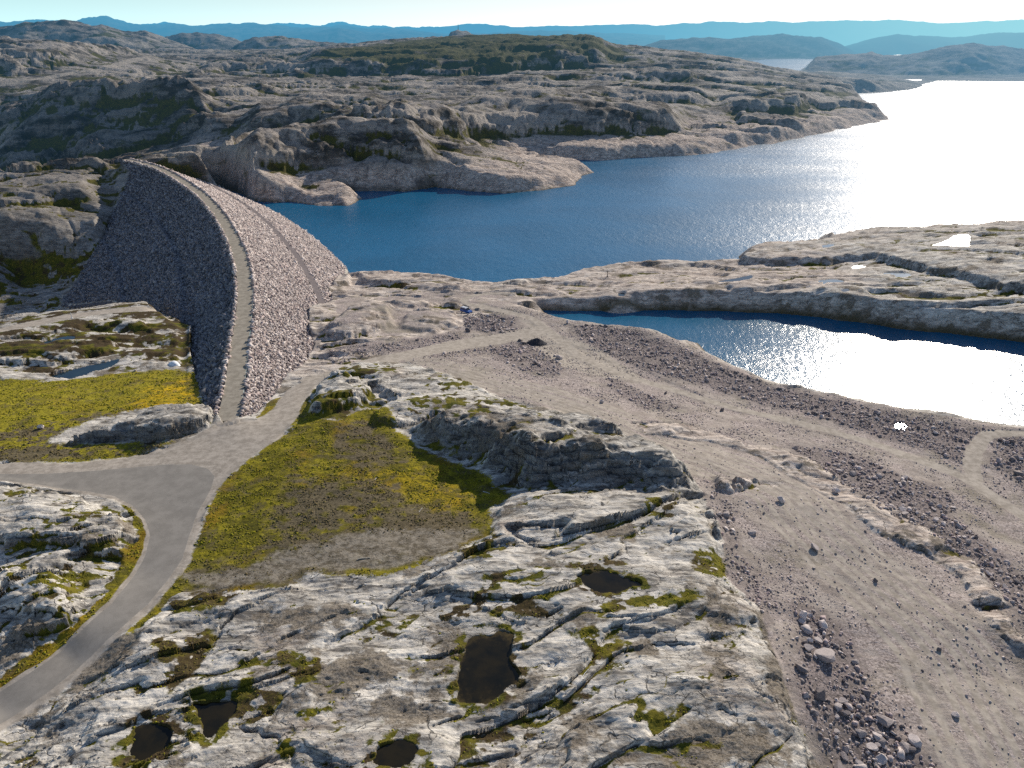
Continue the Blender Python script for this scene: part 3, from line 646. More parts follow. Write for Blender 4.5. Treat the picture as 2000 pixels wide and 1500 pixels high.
# ------------------------------------------------------------------ node helpers
class NT:
    def __init__(s, name):
        s.m = bpy.data.materials.new(name); s.m.use_nodes = True; s.t = s.m.node_tree; s.t.nodes.clear()
        s.out = s.t.nodes.new('ShaderNodeOutputMaterial')
    def n(s, typ, **kw):
        nd = s.t.nodes.new(typ)
        for k, v in kw.items(): setattr(nd, k, v)
        return nd
    def l(s, a, b): s.t.links.new(a, b)
    def put(s, sock, v):
        if isinstance(v, (int, float)): sock.default_value = v
        elif isinstance(v, (tuple, list)): sock.default_value = tuple(v) + ((1,) if len(v) == 3 and len(sock.default_value) == 4 else ())
        else: s.l(v, sock)
    def math(s, op, a, b=0.0, c=None, clamp=False):
        nd = s.n('ShaderNodeMath', operation=op, use_clamp=clamp); s.put(nd.inputs[0], a); s.put(nd.inputs[1], b)
        if c is not None: s.put(nd.inputs[2], c)
        return nd.outputs[0]
    def ss(s, x, a, b, lo=0.0, hi=1.0):
        nd = s.n('ShaderNodeMapRange', interpolation_type='SMOOTHSTEP'); s.put(nd.inputs[0], x); s.put(nd.inputs[1], a); s.put(nd.inputs[2], b); s.put(nd.inputs[3], lo); s.put(nd.inputs[4], hi); return nd.outputs[0]
    def mix(s, f, a, b):
        nd = s.n('ShaderNodeMix', data_type='RGBA'); s.put(nd.inputs[0], f); s.put(nd.inputs[6], a); s.put(nd.inputs[7], b); return nd.outputs[2]
    def mul(s, a, b, f=1.0):
        nd = s.n('ShaderNodeMix', data_type='RGBA', blend_type='MULTIPLY'); s.put(nd.inputs[0], f); s.put(nd.inputs[6], a); s.put(nd.inputs[7], b); return nd.outputs[2]
    def noise(s, vec, scale, det=8, rough=.6, dist=0.0):
        nd = s.n('ShaderNodeTexNoise'); s.put(nd.inputs['Vector'], vec); s.put(nd.inputs['Scale'], scale); nd.inputs['Detail'].default_value = det; nd.inputs['Roughness'].default_value = rough; nd.inputs['Distortion'].default_value = dist; return nd.outputs['Fac']
    def vor(s, vec, scale, feature='F1', out='Distance'):
        nd = s.n('ShaderNodeTexVoronoi', feature=feature); s.put(nd.inputs['Vector'], vec); s.put(nd.inputs['Scale'], scale); return nd.outputs[out]
    def mapv(s, vec, sc=(1, 1, 1), rot=(0, 0, 0)):
        nd = s.n('ShaderNodeMapping'); s.put(nd.inputs['Vector'], vec); nd.inputs['Scale'].default_value = sc; nd.inputs['Rotation'].default_value = rot; return nd.outputs[0]
    def pos(s): return s.n('ShaderNodeNewGeometry').outputs['Position']
    def attr(s, name):
        a = s.n('ShaderNodeAttribute', attribute_name=name); sp = s.n('ShaderNodeSeparateColor'); s.l(a.outputs['Color'], sp.inputs[0]); return sp.outputs[0], sp.outputs[1], sp.outputs[2], a.outputs['Alpha']
    def bsdf(s, col, rough=.9, spec=.2, normal=None, **kw):
        b = s.n('ShaderNodeBsdfPrincipled'); s.put(b.inputs['Base Color'], col); s.put(b.inputs['Roughness'], rough); s.put(b.inputs['Specular IOR Level'], spec)
        if normal is not None: s.l(normal, b.inputs['Normal'])
        for k, v in kw.items(): s.put(b.inputs[k], v)
        return b.outputs[0]
    def bump(s, h, strength=.5, dist=.1, nrm=None):
        b = s.n('ShaderNodeBump'); s.put(b.inputs['Height'], h); s.put(b.inputs['Strength'], strength); s.put(b.inputs['Distance'], dist)
        if nrm is not None: s.l(nrm, b.inputs['Normal'])
        return b.outputs[0]
    def hazed(s, shader, fac, col=None):  # haze painted as emission mixed over the surface, no volume
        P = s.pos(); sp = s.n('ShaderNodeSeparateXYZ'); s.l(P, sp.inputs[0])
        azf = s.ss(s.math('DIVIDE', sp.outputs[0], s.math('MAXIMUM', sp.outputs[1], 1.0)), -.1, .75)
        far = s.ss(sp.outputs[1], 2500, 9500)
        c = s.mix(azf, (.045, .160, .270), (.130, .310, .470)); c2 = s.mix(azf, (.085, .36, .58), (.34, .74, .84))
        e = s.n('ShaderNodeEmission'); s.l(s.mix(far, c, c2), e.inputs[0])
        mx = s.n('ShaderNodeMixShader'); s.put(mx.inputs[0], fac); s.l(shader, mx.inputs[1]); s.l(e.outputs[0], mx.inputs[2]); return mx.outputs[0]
    def done(s, sh, disp=None): s.l(sh, s.out.inputs[0]); return s.m

def ground_material():
    m = NT('ground'); P = m.pos()
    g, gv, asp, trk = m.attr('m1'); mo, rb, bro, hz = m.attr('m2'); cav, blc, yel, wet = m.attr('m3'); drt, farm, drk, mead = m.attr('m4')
    fold = m.mapv(P, (.32, 1, 1), (0, 0, -.42))
    n_big = m.noise(P, .045, 12, .62); n_mid = m.noise(fold, .55, 12, .66, .6); n_fin = m.noise(P, 3.2, 8, .7); n_far = m.noise(P, .012, 14, .68)
    streak = m.noise(m.mapv(P, (.12, 1, 1.2), (0, 0, -.30)), 1.1, 10, .7, .9)
    vstr = m.noise(m.mapv(P, (1, 1, .06)), .22, 8, .65)
    # rock
    wv = m.n('ShaderNodeTexNoise'); m.l(P, wv.inputs['Vector']); wv.inputs['Scale'].default_value = .5; wv.inputs['Detail'].default_value = 5
    wo = m.n('ShaderNodeVectorMath', operation='MULTIPLY_ADD'); m.l(wv.outputs['Color'], wo.inputs[0]); wo.inputs[1].default_value = (3.0, 3.0, 1.5); m.l(P, wo.inputs[2])
    PW = m.mapv(wo.outputs[0], (.38, 1, .8), (0, 0, -.40))
    c1n = m.n('ShaderNodeTexVoronoi', feature='F1'); m.l(PW, c1n.inputs['Vector']); c1n.inputs['Scale'].default_value = .36
    c1 = m.n('ShaderNodeSeparateColor'); m.l(c1n.outputs['Color'], c1.inputs[0])
    e1 = m.vor(PW, .36, 'DISTANCE_TO_EDGE'); e2 = m.vor(PW, 1.25, 'DISTANCE_TO_EDGE')
    tone = m.math('ADD', m.math('ADD', m.math('MULTIPLY', n_mid, .55), m.math('MULTIPLY', streak, .45)), m.math('MULTIPLY', m.math('SUBTRACT', c1.outputs[0], .5), .07))
    a = m.mix(m.ss(tone, .385, .50), (.17, .155, .135), (.50, .465, .405))
    a = m.mix(m.ss(tone, .49, .585), a, (.78, .73, .64))
    a = m.mix(m.ss(n_big, .54, .68, 0, .5), a, (.38, .30, .24))
    a = m.mix(m.ss(m.noise(P, .9, 10, .7), .60, .70, 0, .5), a, (.30, .33, .22))
    a = m.mix(m.ss(m.noise(P, 2.4, 6, .8), .58, .68, 0, .3), a, (.10, .095, .09))
    gap = m.ss(m.noise(P, .22, 5, .6), .42, .58)
    crk = m.math('MAXIMUM', m.math('MULTIPLY', m.ss(e1, .0, .03, 1, 0), gap), m.math('MULTIPLY', m.ss(e2, .0, .035, .7, 0), m.ss(n_big, .46, .58)))
    a = m.mix(m.math('MULTIPLY', crk, .5), a, (.035, .033, .03))
    # far rock: darker, browner lichen and heath on flats
    fr = m.mix(m.ss(n_far, .44, .57), (.085, .074, .06), (.48, .435, .375))
    fr = m.mix(m.ss(m.noise(m.mapv(P, (.4, 1, 1.5)), .06, 12, .7), .44, .58, 0, .7), fr, (.52, .475, .43))
    fr = m.mul(fr, (.86, .84, .82)); fr = m.mix(m.ss(vstr, .50, .36, 0, .6), fr, (.055, .052, .055))
    a = m.mix(farm, a, fr)
    pk = m.mix(m.ss(n_mid, .36, .64), (.34, .265, .22), (.78, .66, .56))
    pk = m.mix(m.ss(streak, .46, .36, 0, .7), pk, (.14, .115, .105))
    pk = m.mix(m.ss(vstr, .47, .37, 0, .55), pk, (.12, .10, .095))
    a = m.mix(m.math('MULTIPLY', blc, .85), a, pk)
    a = m.mix(m.math('MULTIPLY', crk, m.math('SUBTRACT', .75, m.math('MULTIPLY', farm, .75))), a, (.04, .036, .032))
    a = m.mul(a, (.30, .31, .33), m.math('MULTIPLY', drk, 1.0))  # drk: painted shade of steep faces and gorge, plus the dark hill
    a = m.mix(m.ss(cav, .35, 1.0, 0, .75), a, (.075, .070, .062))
    soil = m.mix(m.ss(n_fin, .36, .64), (.10, .078, .05), (.29, .25, .20))
    a = m.mix(m.math('MULTIPLY', m.ss(m.math('ADD', m.noise(P, .085, 10, .68), m.math('ADD', m.math('MULTIPLY', cav, .12), m.math('MULTIPLY', drt, .14))), .56, .62, 0, .88), m.math('SUBTRACT', 1.0, farm)), a, soil)
    # moss and heather in hollows
    mc = m.mix(m.ss(m.noise(P, .5, 8, .7), .38, .62), (.070, .078, .010), (.17, .145, .018))
    mc = m.mix(m.ss(m.math('ADD', m.noise(P, .16, 8, .65), m.math('MULTIPLY', bro, .2)), .50, .62), mc, (.070, .050, .024))
    mc = m.mix(m.math('MULTIPLY', yel, m.ss(n_fin, .45, .6)), mc, (.36, .31, .02))
    mc = m.mix(m.math('MULTIPLY', farm, .6), mc, (.075, .070, .018))
    nfm = m.noise(m.mapv(P, (.45, 1, 1.5)), .045, 12, .72)
    mf = m.ss(m.math('ADD', mo, m.math('ADD', m.math('MULTIPLY', m.math('SUBTRACT', n_fin, .5), .7), m.math('MULTIPLY', m.math('MULTIPLY', farm, m.math('SUBTRACT', nfm, .44)), 2.4))), .32, .62)
    a = m.mix(mf, a, mc)
    # meadow
    n1 = m.noise(m.mapv(P, (.6, 1, 1), (0, 0, .5)), .35, 12, .72, .5); n2 = m.noise(P, 1.6, 8, .75); n3 = m.noise(P, .09, 8, .6)
    gc = m.mix(m.ss(n1, .38, .62), (.075, .070, .010), (.22, .19, .014))
    gc = m.mix(m.ss(n3, .50, .66, 0, .7), gc, (.20, .125, .012))
    gc = m.mix(m.math('MULTIPLY', mead, m.ss(n2, .35, .6, .2, .8)), gc, (.27, .235, .02))
    gc = m.mix(m.math('MULTIPLY', yel, m.ss(n1, .38, .60)), gc, (.46, .30, .008))
    gc = m.mul(gc, m.mix(m.ss(n2, .3, .7), (.65, .65, .65), (1.85, 1.8, 1.6)))
    gc = m.mix(m.ss(m.noise(P, .22, 10, .75), .50, .62, 0, .75), gc, (.13, .105, .05))
    bc = m.mix(m.ss(n2, .36, .64), (.085, .068, .042), (.19, .155, .10))
    gc = m.mix(m.ss(m.math('ADD', bro, m.math('MULTIPLY', m.math('SUBTRACT', n1, .5), 1.5)), .32, .78, 0, .93), gc, bc)
    dc = m.mix(m.ss(m.noise(P, .7, 12, .8), .40, .60), (.12, .10, .07), (.34, .30, .24))
    gc = m.mix(m.ss(m.math('ADD', drt, m.math('MULTIPLY', m.math('SUBTRACT', n2, .5), .9)), .4, .75, 0, .9), gc, dc)
    gf = m.ss(m.math('ADD', g, m.math('MULTIPLY', m.math('SUBTRACT', m.math('MULTIPLY', m.math('ADD', n1, n2), .5), .5), 2.2)), .36, .56)
    a = m.mix(gf, a, gc)
    # gravel
    vc = m.n('ShaderNodeTexVoronoi'); m.l(P, vc.inputs['Vector']); vc.inputs['Scale'].default_value = 3.4
    vcs = m.n('ShaderNodeSeparateColor'); m.l(vc.outputs['Color'], vcs.inputs[0])
    gr = m.mix(m.ss(m.noise(P, .25, 10, .7), .38, .62), (.275, .235, .20), (.445, .39, .335))
    pin = m.mix(vcs.outputs[0], (.17, .135, .125), (.62, .53, .485))
    gr = m.mix(m.ss(m.noise(P, .11, 8, .65), .44, .58, .15, .75), gr, pin)
    gr = m.mix(m.ss(m.noise(P, .07, 6, .6), .54, .64, 0, .3), gr, (.20, .19, .11))
    gr = m.mix(m.math('MULTIPLY', rb, .75), gr, m.mix(vcs.outputs[1], (.06, .05, .05), (.30, .25, .24)))
    vf = m.ss(m.math('ADD', gv, m.math('MULTIPLY', m.math('SUBTRACT', n2, .5), .5)), .36, .62)
    a = m.mix(vf, a, gr)
    # dirt track
    tc = m.mix(m.ss(m.noise(P, .6, 10, .72), .36, .64), (.32, .28, .23), (.49, .435, .365))
    tc = m.mul(tc, m.mix(n_fin, (.8, .8, .8), (1.16, 1.16, 1.16)))
    tf = m.ss(m.math('ADD', trk, m.math('MULTIPLY', m.math('SUBTRACT', n2, .5), .55)), .32, .68)
    a = m.mix(tf, a, tc)
    # asphalt
    ac = m.mix(m.ss(m.noise(P, .35, 10, .7), .35, .65), (.255, .235, .205), (.32, .295, .258))
    ac = m.mul(ac, m.mix(m.noise(P, 9, 4, .8), (.82, .82, .82), (1.15, 1.15, 1.15)))
    ackr = m.ss(m.vor(m.mapv(P, (1, 1, 1)), .16, 'DISTANCE_TO_EDGE'), 0, .006, 1, 0)
    ac = m.mix(m.math('MULTIPLY', ackr, m.ss(n_big, .45, .6, 0, .5)), ac, (.10, .095, .09))
    af = m.ss(asp, .35, .65); a = m.mix(af, a, ac)
    a = m.mix(m.math('MULTIPLY', wet, .8), a, m.mix(n2, (.035, .030, .012), (.11, .085, .025)))
    smoothf = m.math('SUBTRACT', 1.0, m.math('MAXIMUM', af, m.math('MULTIPLY', tf, .8)))
    h = m.math('ADD', m.math('MULTIPLY', m.math('SUBTRACT', n_mid, m.math('MULTIPLY', crk, .35)), 1.0), m.math('ADD', m.math('MULTIPLY', n_fin, .28), m.math('MULTIPLY', n2, .25)))
    b1 = m.bump(h, m.math('MULTIPLY', smoothf, .5), .55)
    b2 = m.bump(m.math('ADD', m.noise(m.mapv(P, (.5, 1, 1.6)), .06, 12, .68), m.math('MULTIPLY', vstr, .5)), m.math('MULTIPLY', farm, .8), 4.0, b1)
    sh = m.bsdf(a, .92, .12, b2)
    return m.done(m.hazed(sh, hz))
M_ground = ground_material()

# water
def water_material(name, body, sc=1.0, rough=.12, bs=.35, lo=.0):
    m = NT(name); P = m.pos()
    w1 = m.noise(m.mapv(P, (1, .55, 1), (0, 0, .5)), .42 * sc, 5, .62, .3); w2 = m.noise(m.mapv(P, (1, .7, 1), (0, 0, -.4)), 1.9 * sc, 3, .6); w3 = m.noise(P, .035 * sc, 5, .5)
    gust = m.noise(m.mapv(P, (.4, 1, 1), (0, 0, .3)), .012, 6, .6)
    hgt = m.math('ADD', w1, m.math('MULTIPLY', w2, .35))
    b = m.bump(hgt, m.math('MULTIPLY', m.ss(gust, .3, .65, .55, 1.0), bs), .55)
    sh = m.bsdf(m.mix(m.ss(w3, .3, .7), body, tuple(c * 1.25 for c in body)), m.ss(gust, .3, .7, rough * .85, rough * 1.15), .5, b, IOR=1.33)
    sp = m.n('ShaderNodeSeparateXYZ'); m.l(P, sp.inputs[0])
    d = m.n('ShaderNodeVectorMath', operation='LENGTH'); m.l(P, d.inputs[0])
    hz = m.math('SUBTRACT', 1.0, m.math('POWER', 2.718, m.math('DIVIDE', m.math('MAXIMUM', m.math('SUBTRACT', d.outputs['Value'], 900.0), 0.0), -6500.0)))  # painted haze over the water, by distance
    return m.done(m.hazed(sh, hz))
M_lake = water_material('lake_water', (.002, .100, .205), .55, .30, .9)
M_pond = water_material('pond_water', (.003, .095, .185), 1.1, .22, .55)
def pool_mat(name, body, rough, bs=.05):
    m = NT(name); P = m.pos(); n = m.noise(P, .35, 5, .6)
    e_, _, _, _ = m.attr('edge')
    c_ = m.mix(m.ss(n, .3, .7), body[0], body[1])
    if 'bog' in name: c_ = m.mix(m.ss(m.math('ADD', e_, m.math('MULTIPLY', m.math('SUBTRACT', m.noise(P, .9, 8, .7), .5), 1.6)), .25, .95), c_, m.mix(n, (.05, .038, .014), (.12, .085, .03)))
    return m.done(m.bsdf(c_, rough, .5, m.bump(m.noise(P, 3.0, 3, .6), bs, .1), IOR=1.33))
M_bog = pool_mat('bog_water', ((.010, .010, .007), (.024, .019, .009)), .03)
M_sky = pool_mat('still_water', ((.010, .03, .05), (.02, .045, .06)), .10)
M_glint = pool_mat('glinting_water', ((.08, .12, .14), (.12, .15, .16)), .34, .5)
M_sun = pool_mat('mirror_puddle', ((.03, .03, .03), (.05, .05, .05)), .16, .05)
M_shal = pool_mat('shallow_water', ((.05, .075, .07), (.08, .085, .07)), .25, .2)

# ------------------------------------------------------------------ build the ground objects
V = np.stack([X, Y, Z], -1).reshape(-1, 3)
farm = sstep(330, 620, Y) * np.ones_like(Z)
stack = lambda *a: np.stack([np.broadcast_to(np.clip(q, 0, 1), Z.shape) for q in a], -1).reshape(-1, 4).astype(F32)
darkm = np.clip(shadeb * .6 * sstep(.3, .9, steepz + .2) + msk([(590,141),(640,112),(800,78),(1000,64),(1190,86),(1200,112),(1000,143),(800,148)], 60, 6, raw=False) * 0, 0, 1)  # shade of the gorge walls painted into the rock
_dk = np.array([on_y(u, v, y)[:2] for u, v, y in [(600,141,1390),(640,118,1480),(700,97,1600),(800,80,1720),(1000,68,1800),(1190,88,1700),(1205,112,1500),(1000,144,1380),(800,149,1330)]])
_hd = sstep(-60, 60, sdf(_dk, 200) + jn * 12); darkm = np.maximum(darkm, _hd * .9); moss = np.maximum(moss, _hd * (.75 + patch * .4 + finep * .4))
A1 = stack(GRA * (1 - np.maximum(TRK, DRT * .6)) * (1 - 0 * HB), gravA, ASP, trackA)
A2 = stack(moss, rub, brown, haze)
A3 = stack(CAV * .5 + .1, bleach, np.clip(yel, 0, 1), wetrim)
steepd = sstep(.55, 1.5, steepz) * (1 - bleach * .6) * np.where(Y < 620, .85, .5)  # steep faces darkened: lichen and their shade painted together
steepd = np.maximum(steepd, shadeb * .45)  # gorge shade painted in as darker rock
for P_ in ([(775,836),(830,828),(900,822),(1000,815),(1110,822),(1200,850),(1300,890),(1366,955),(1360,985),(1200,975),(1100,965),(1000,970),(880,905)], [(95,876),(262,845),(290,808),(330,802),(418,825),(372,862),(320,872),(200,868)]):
    steepd = np.maximum(steepd, msk(P_, 1.5, 1.2) * sstep(.12, .45, steepz) * .85)  # fronts of two outcrops painted darker to deepen their shade
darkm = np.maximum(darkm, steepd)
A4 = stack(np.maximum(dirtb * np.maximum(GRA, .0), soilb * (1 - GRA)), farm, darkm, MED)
_i = np.arange(NR - 1)[:, None] * NC + np.arange(NC - 1)[None]
FQ = np.stack([_i, _i + 1, _i + NC + 1, _i + NC], -1)
def fa(A): return A[:-1, :-1]
cat = np.zeros((NR - 1, NC - 1), np.int32)            # 0 bedrock
cat[fa(gravA) > .5] = 1
cat[fa(GRS + VRG) > .5] = 2
cat[fa(MED) > .5] = 3
cat[fa(np.maximum(DRT, TRK)) > .5] = 4
cat[fa(ASP) > .5] = 5
cat[fa(Y) > 560] = 6
cat[(fa(Y) > 560) & (fa(TK4) > .5)] = 7
cat[fa(Y) > 2200] = 8
cat[fa(Y) > 5600] = 9
names = ['bedrock', 'gravel_ground', 'grass_field', 'meadow', 'dirt_track', 'asphalt_road', 'hills', 'hill_road', 'distant_hills', 'mountains']
drop = (fa(SD_D) > 6) & (fa(np.abs(DD)) < 200)        # deep inside the dam nothing is needed
for k, nm in enumerate(names):
    f = FQ[(cat == k) & ~drop]
    if not len(f): continue
    idx, inv = np.unique(f.ravel(), return_inverse=True)
    me = mk_mesh(nm, V[idx], inv.reshape(-1, 4), M_ground, {'m1': A1[idx], 'm2': A2[idx], 'm3': A3[idx], 'm4': A4[idx]})
    link(nm, me, kind='structure')

# coarse ground beyond the detailed fan
gx, gy = np.meshgrid(np.linspace(-3000, 3000, 121), np.linspace(-800, 1500, 93))
cyy = np.maximum(gy, 38); cxx = np.clip(gx, -1.5 * cyy, 1.5 * cyy); gz = base(cxx.ravel(), cyy.ravel()).reshape(gx.shape) - .6
_q = np.arange(92)[:, None] * 121 + np.arange(120)[None]; fq = np.stack([_q, _q + 1, _q + 122, _q + 121], -1).reshape(-1, 4)
vv_ = np.stack([gx, gy, gz], -1).reshape(-1, 3)
inn = ((np.abs(vv_[:, 0]) < 1.5 * vv_[:, 1]) & (vv_[:, 1] > 40))[fq].all(1)
vv_[((np.abs(vv_[:, 0]) < 1.5 * vv_[:, 1]) & (vv_[:, 1] > 40)), 2] -= 12
zz_ = np.zeros((len(vv_), 4), F32)
link('outer_ground', mk_mesh('outer_ground', vv_, fq[~inn], M_ground, {'m1': zz_, 'm2': zz_, 'm3': zz_, 'm4': zz_}), kind='structure')
# water sheets
def sheet(name, D, lvl, mat, grow, step=3):
    d = D[::step, ::step]; x = X[::step, ::step]; y = Y[::step, ::step]; r, c = d.shape
    ok = (d < grow)
    q = ok[:-1, :-1] | ok[1:, :-1] | ok[:-1, 1:] | ok[1:, 1:]
    i = np.arange(r - 1)[:, None] * c + np.arange(c - 1)[None]
    f = np.stack([i, i + 1, i + c + 1, i + c], -1)[q]
    v = np.stack([x, y, np.full_like(x, lvl)], -1).reshape(-1, 3)
    idx, inv = np.unique(f.ravel(), return_inverse=True)
    return link(name, mk_mesh(name, v[idx], inv.reshape(-1, 4), mat), kind='structure')
sheet('lake', np.where(dL < 1e5, dL, 1e6), ZL, M_lake, 2.0)
sheet('pond', dP, ZP, M_pond, 1.5)
M_pale_w = pool_mat('pale_still_water', ((.16, .22, .26), (.22, .27, .29)), .1)
pm = {'pale': M_pale_w, 'bog': M_bog, 'sky': M_sky, 'glint': M_glint, 'sun': M_sun, 'shal': M_shal}
for W_, lvl, kind, c in pool_list:
    cc = W_.mean(0); g = (W_ - cc); r_ = np.hypot(g[:, 0], g[:, 1])[:, None]; o_ = cc + g * (1 + (1.6 if kind == 'bog' else .5) / r_)
    if kind in ('sun', 'glint'): lvl += .14
    n_ = len(o_); vs_ = []; ed_ = []
    for k_, e_ in ((1.0, 1.0), (.86, .75), (.66, .3), (.4, .05), (.12, 0.0)):
        for q in o_: vs_.append((cc[0] + (q[0] - cc[0]) * k_, cc[1] + (q[1] - cc[1]) * k_, lvl)); ed_.append((e_, e_, e_, 1))
    fs_ = [(j * n_ + i, j * n_ + (i + 1) % n_, (j + 1) * n_ + (i + 1) % n_, (j + 1) * n_ + i) for j in range(4) for i in range(n_)] + [tuple(4 * n_ + i for i in range(n_))]
    me = bpy.data.meshes.new('rock_pool'); me.from_pydata(vs_, [], fs_); me.materials.append(pm[kind])
    at = me.attributes.new('edge', 'FLOAT_COLOR', 'POINT'); at.data.foreach_set('color', np.array(ed_, F32).ravel())
    link('rock_pool' if kind != 'sun' else 'puddle', me, kind='structure')

# ------------------------------------------------------------------ stones
def stone_soup(cx, cy_, cz_, size, flat=.65, seed=3, tint=None):
    """angular blocks: jittered boxes, all in one vertex array"""
    g = np.random.default_rng(seed); n = len(cx)
    B = np.array([[-1,-1,-1],[1,-1,-1],[1,1,-1],[-1,1,-1],[-1,-1,1],[1,-1,1],[1,1,1],[-1,1,1]], float) * .5
    Fq = np.array([[0,3,2,1],[4,5,6,7],[0,1,5,4],[1,2,6,5],[2,3,7,6],[3,0,4,7]])
    v = B[None] * (1 + 0) + g.uniform(-.22, .22, (n, 8, 3))
    v[:, 4:, :2] *= g.uniform(.55, 1.0, (n, 1, 2))
    sc = np.stack([g.uniform(.7, 1.35, n), g.uniform(.55, 1.0, n), g.uniform(.5, 1.0, n) * flat], 1) * size[:, None]
    v = v * sc[:, None]
    def rot(a, i, j, v):
        c, s = np.cos(a)[:, None], np.sin(a)[:, None]; p, q = v[:, :, i].copy(), v[:, :, j].copy()
        v[:, :, i] = c * p - s * q; v[:, :, j] = s * p + c * q
    rot(g.normal(0, .42, n), 1, 2, v); rot(g.normal(0, .42, n), 0, 2, v); rot(g.uniform(0, 6.283, n), 0, 1, v)
    v += np.stack([cx, cy_, cz_], 1)[:, None]
    f = (Fq[None] + (np.arange(n) * 8)[:, None, None]).reshape(-1, 4)
    col = np.repeat((g.uniform(0, 1, n) if tint is None else tint)[:, None], 8, 1).ravel()
    c4 = np.stack([col, np.repeat(g.uniform(0, 1, n), 8), col, col], -1)
    return v.reshape(-1, 3), f, c4
def stone_material(name, dark, light, alt, haze=False):
    m = NT(name); P = m.pos(); r, g, b, a = m.attr('tint')
    c = m.mix(r, dark, light); c = m.mix(m.ss(g, .6, 1.0, 0, .7), c, alt)
    c = m.mul(c, m.mix(m.noise(P, 2.2, 8, .7), (.6, .6, .6), (1.4, 1.4, 1.4)))
    return m.done(m.bsdf(c, .9, .15, m.bump(m.noise(P, 4, 6, .65), .5, .15)))
M_stone = stone_material('rubble_stone', (.18, .155, .15), (.68, .60, .56), (.46, .36, .36))
M_riprap = stone_material('riprap_stone', (.25, .205, .19), (.74, .655, .60), (.50, .39, .36))
M_riprap_shaded = stone_material('riprap_stone_shaded', (.09, .09, .095), (.33, .33, .345), (.26, .245, .26))  # darker copy of the riprap, shade of the valley face painted in
M_pale = stone_material('pale_stone', (.38, .36, .33), (.56, .54, .50), (.48, .42, .37))

# ---- dam
dam = bpy.data.objects.new('rockfill_dam', None); bpy.context.scene.collection.objects.link(dam)
dam.location = (float(CCs[0, 0]), float(CCs[0, 1]), 0)
dam['label'] = 'curved rockfill dam with a narrow crest road holding back the blue lake'; dam['category'] = 'dam'
DLOC = np.array([CCs[0, 0], CCs[0, 1], 0])
bpy.context.view_layer.update()
def dam_strip(name, dvals, mat, zoff=0.0, jit=0.0, clip=-3.0):
    n = len(CCs); k = len(dvals)
    P = CCs[:, None] + NM[:, None] * dvals[None, :, None]
    z = np.repeat(dam_profile(dvals)[None], n, 0) + zoff
    if jit: z = z + fbm(P[..., 0] / 2.2, P[..., 1] / 2.2, 3, 401) * jit
    v = np.concatenate([P, z[..., None]], -1).reshape(-1, 3)
    i = np.arange(n - 1)[:, None] * k + np.arange(k - 1)[None]
    f = np.stack([i, i + k, i + k + 1, i + 1], -1).reshape(-1, 4)
    if dvals[0] > dvals[-1]: f = f[:, ::-1]
    cen = v[f].mean(1); keep = sdf_pts(DZ, cen[:, 0].astype(F32), cen[:, 1].astype(F32)) > clip
    me = mk_mesh(name, v - DLOC, f[keep], mat); return link(name, me, dam)
m = NT('dam_fill'); P = m.pos(); vc = m.n('ShaderNodeTexVoronoi'); m.l(P, vc.inputs['Vector']); vc.inputs['Scale'].default_value = .9
M_fill = m.done(m.bsdf(m.mix(m.noise(P, 1.2, 8, .7), (.05, .045, .05), (.26, .24, .245)), .95, .1, m.bump(vc.outputs['Distance'], 1.0, .6)))
m = NT('crest_gravel'); P = m.pos()
M_crest = m.done(m.bsdf(m.mix(m.ss(m.noise(P, .5, 10, .7), .35, .65), (.27, .24, .19), (.40, .36, .29)), .95, .1, m.bump(m.noise(P, 5, 5, .7), .3, .05)))
m = NT('berm_gravel'); P = m.pos()
M_berm = m.done(m.bsdf(m.mix(m.noise(P, .9, 8, .7), (.10, .085, .085), (.30, .26, .25)), .95, .1, m.bump(m.noise(P, 3, 5, .7), .5, .2)))
dam_strip('crest_road', np.linspace(-2.6, 2.6, 8), M_crest, .02, clip=-9)
dam_strip('upstream_face', np.arange(2.6, 66, 1.4), M_fill, -.12, .35)
dam_strip('downstream_face', -np.arange(2.6, 112, 1.8), M_fill, -.12, .35)
dam_strip('berm', np.linspace(26.4, 29.3, 5), M_berm, .38, .2)
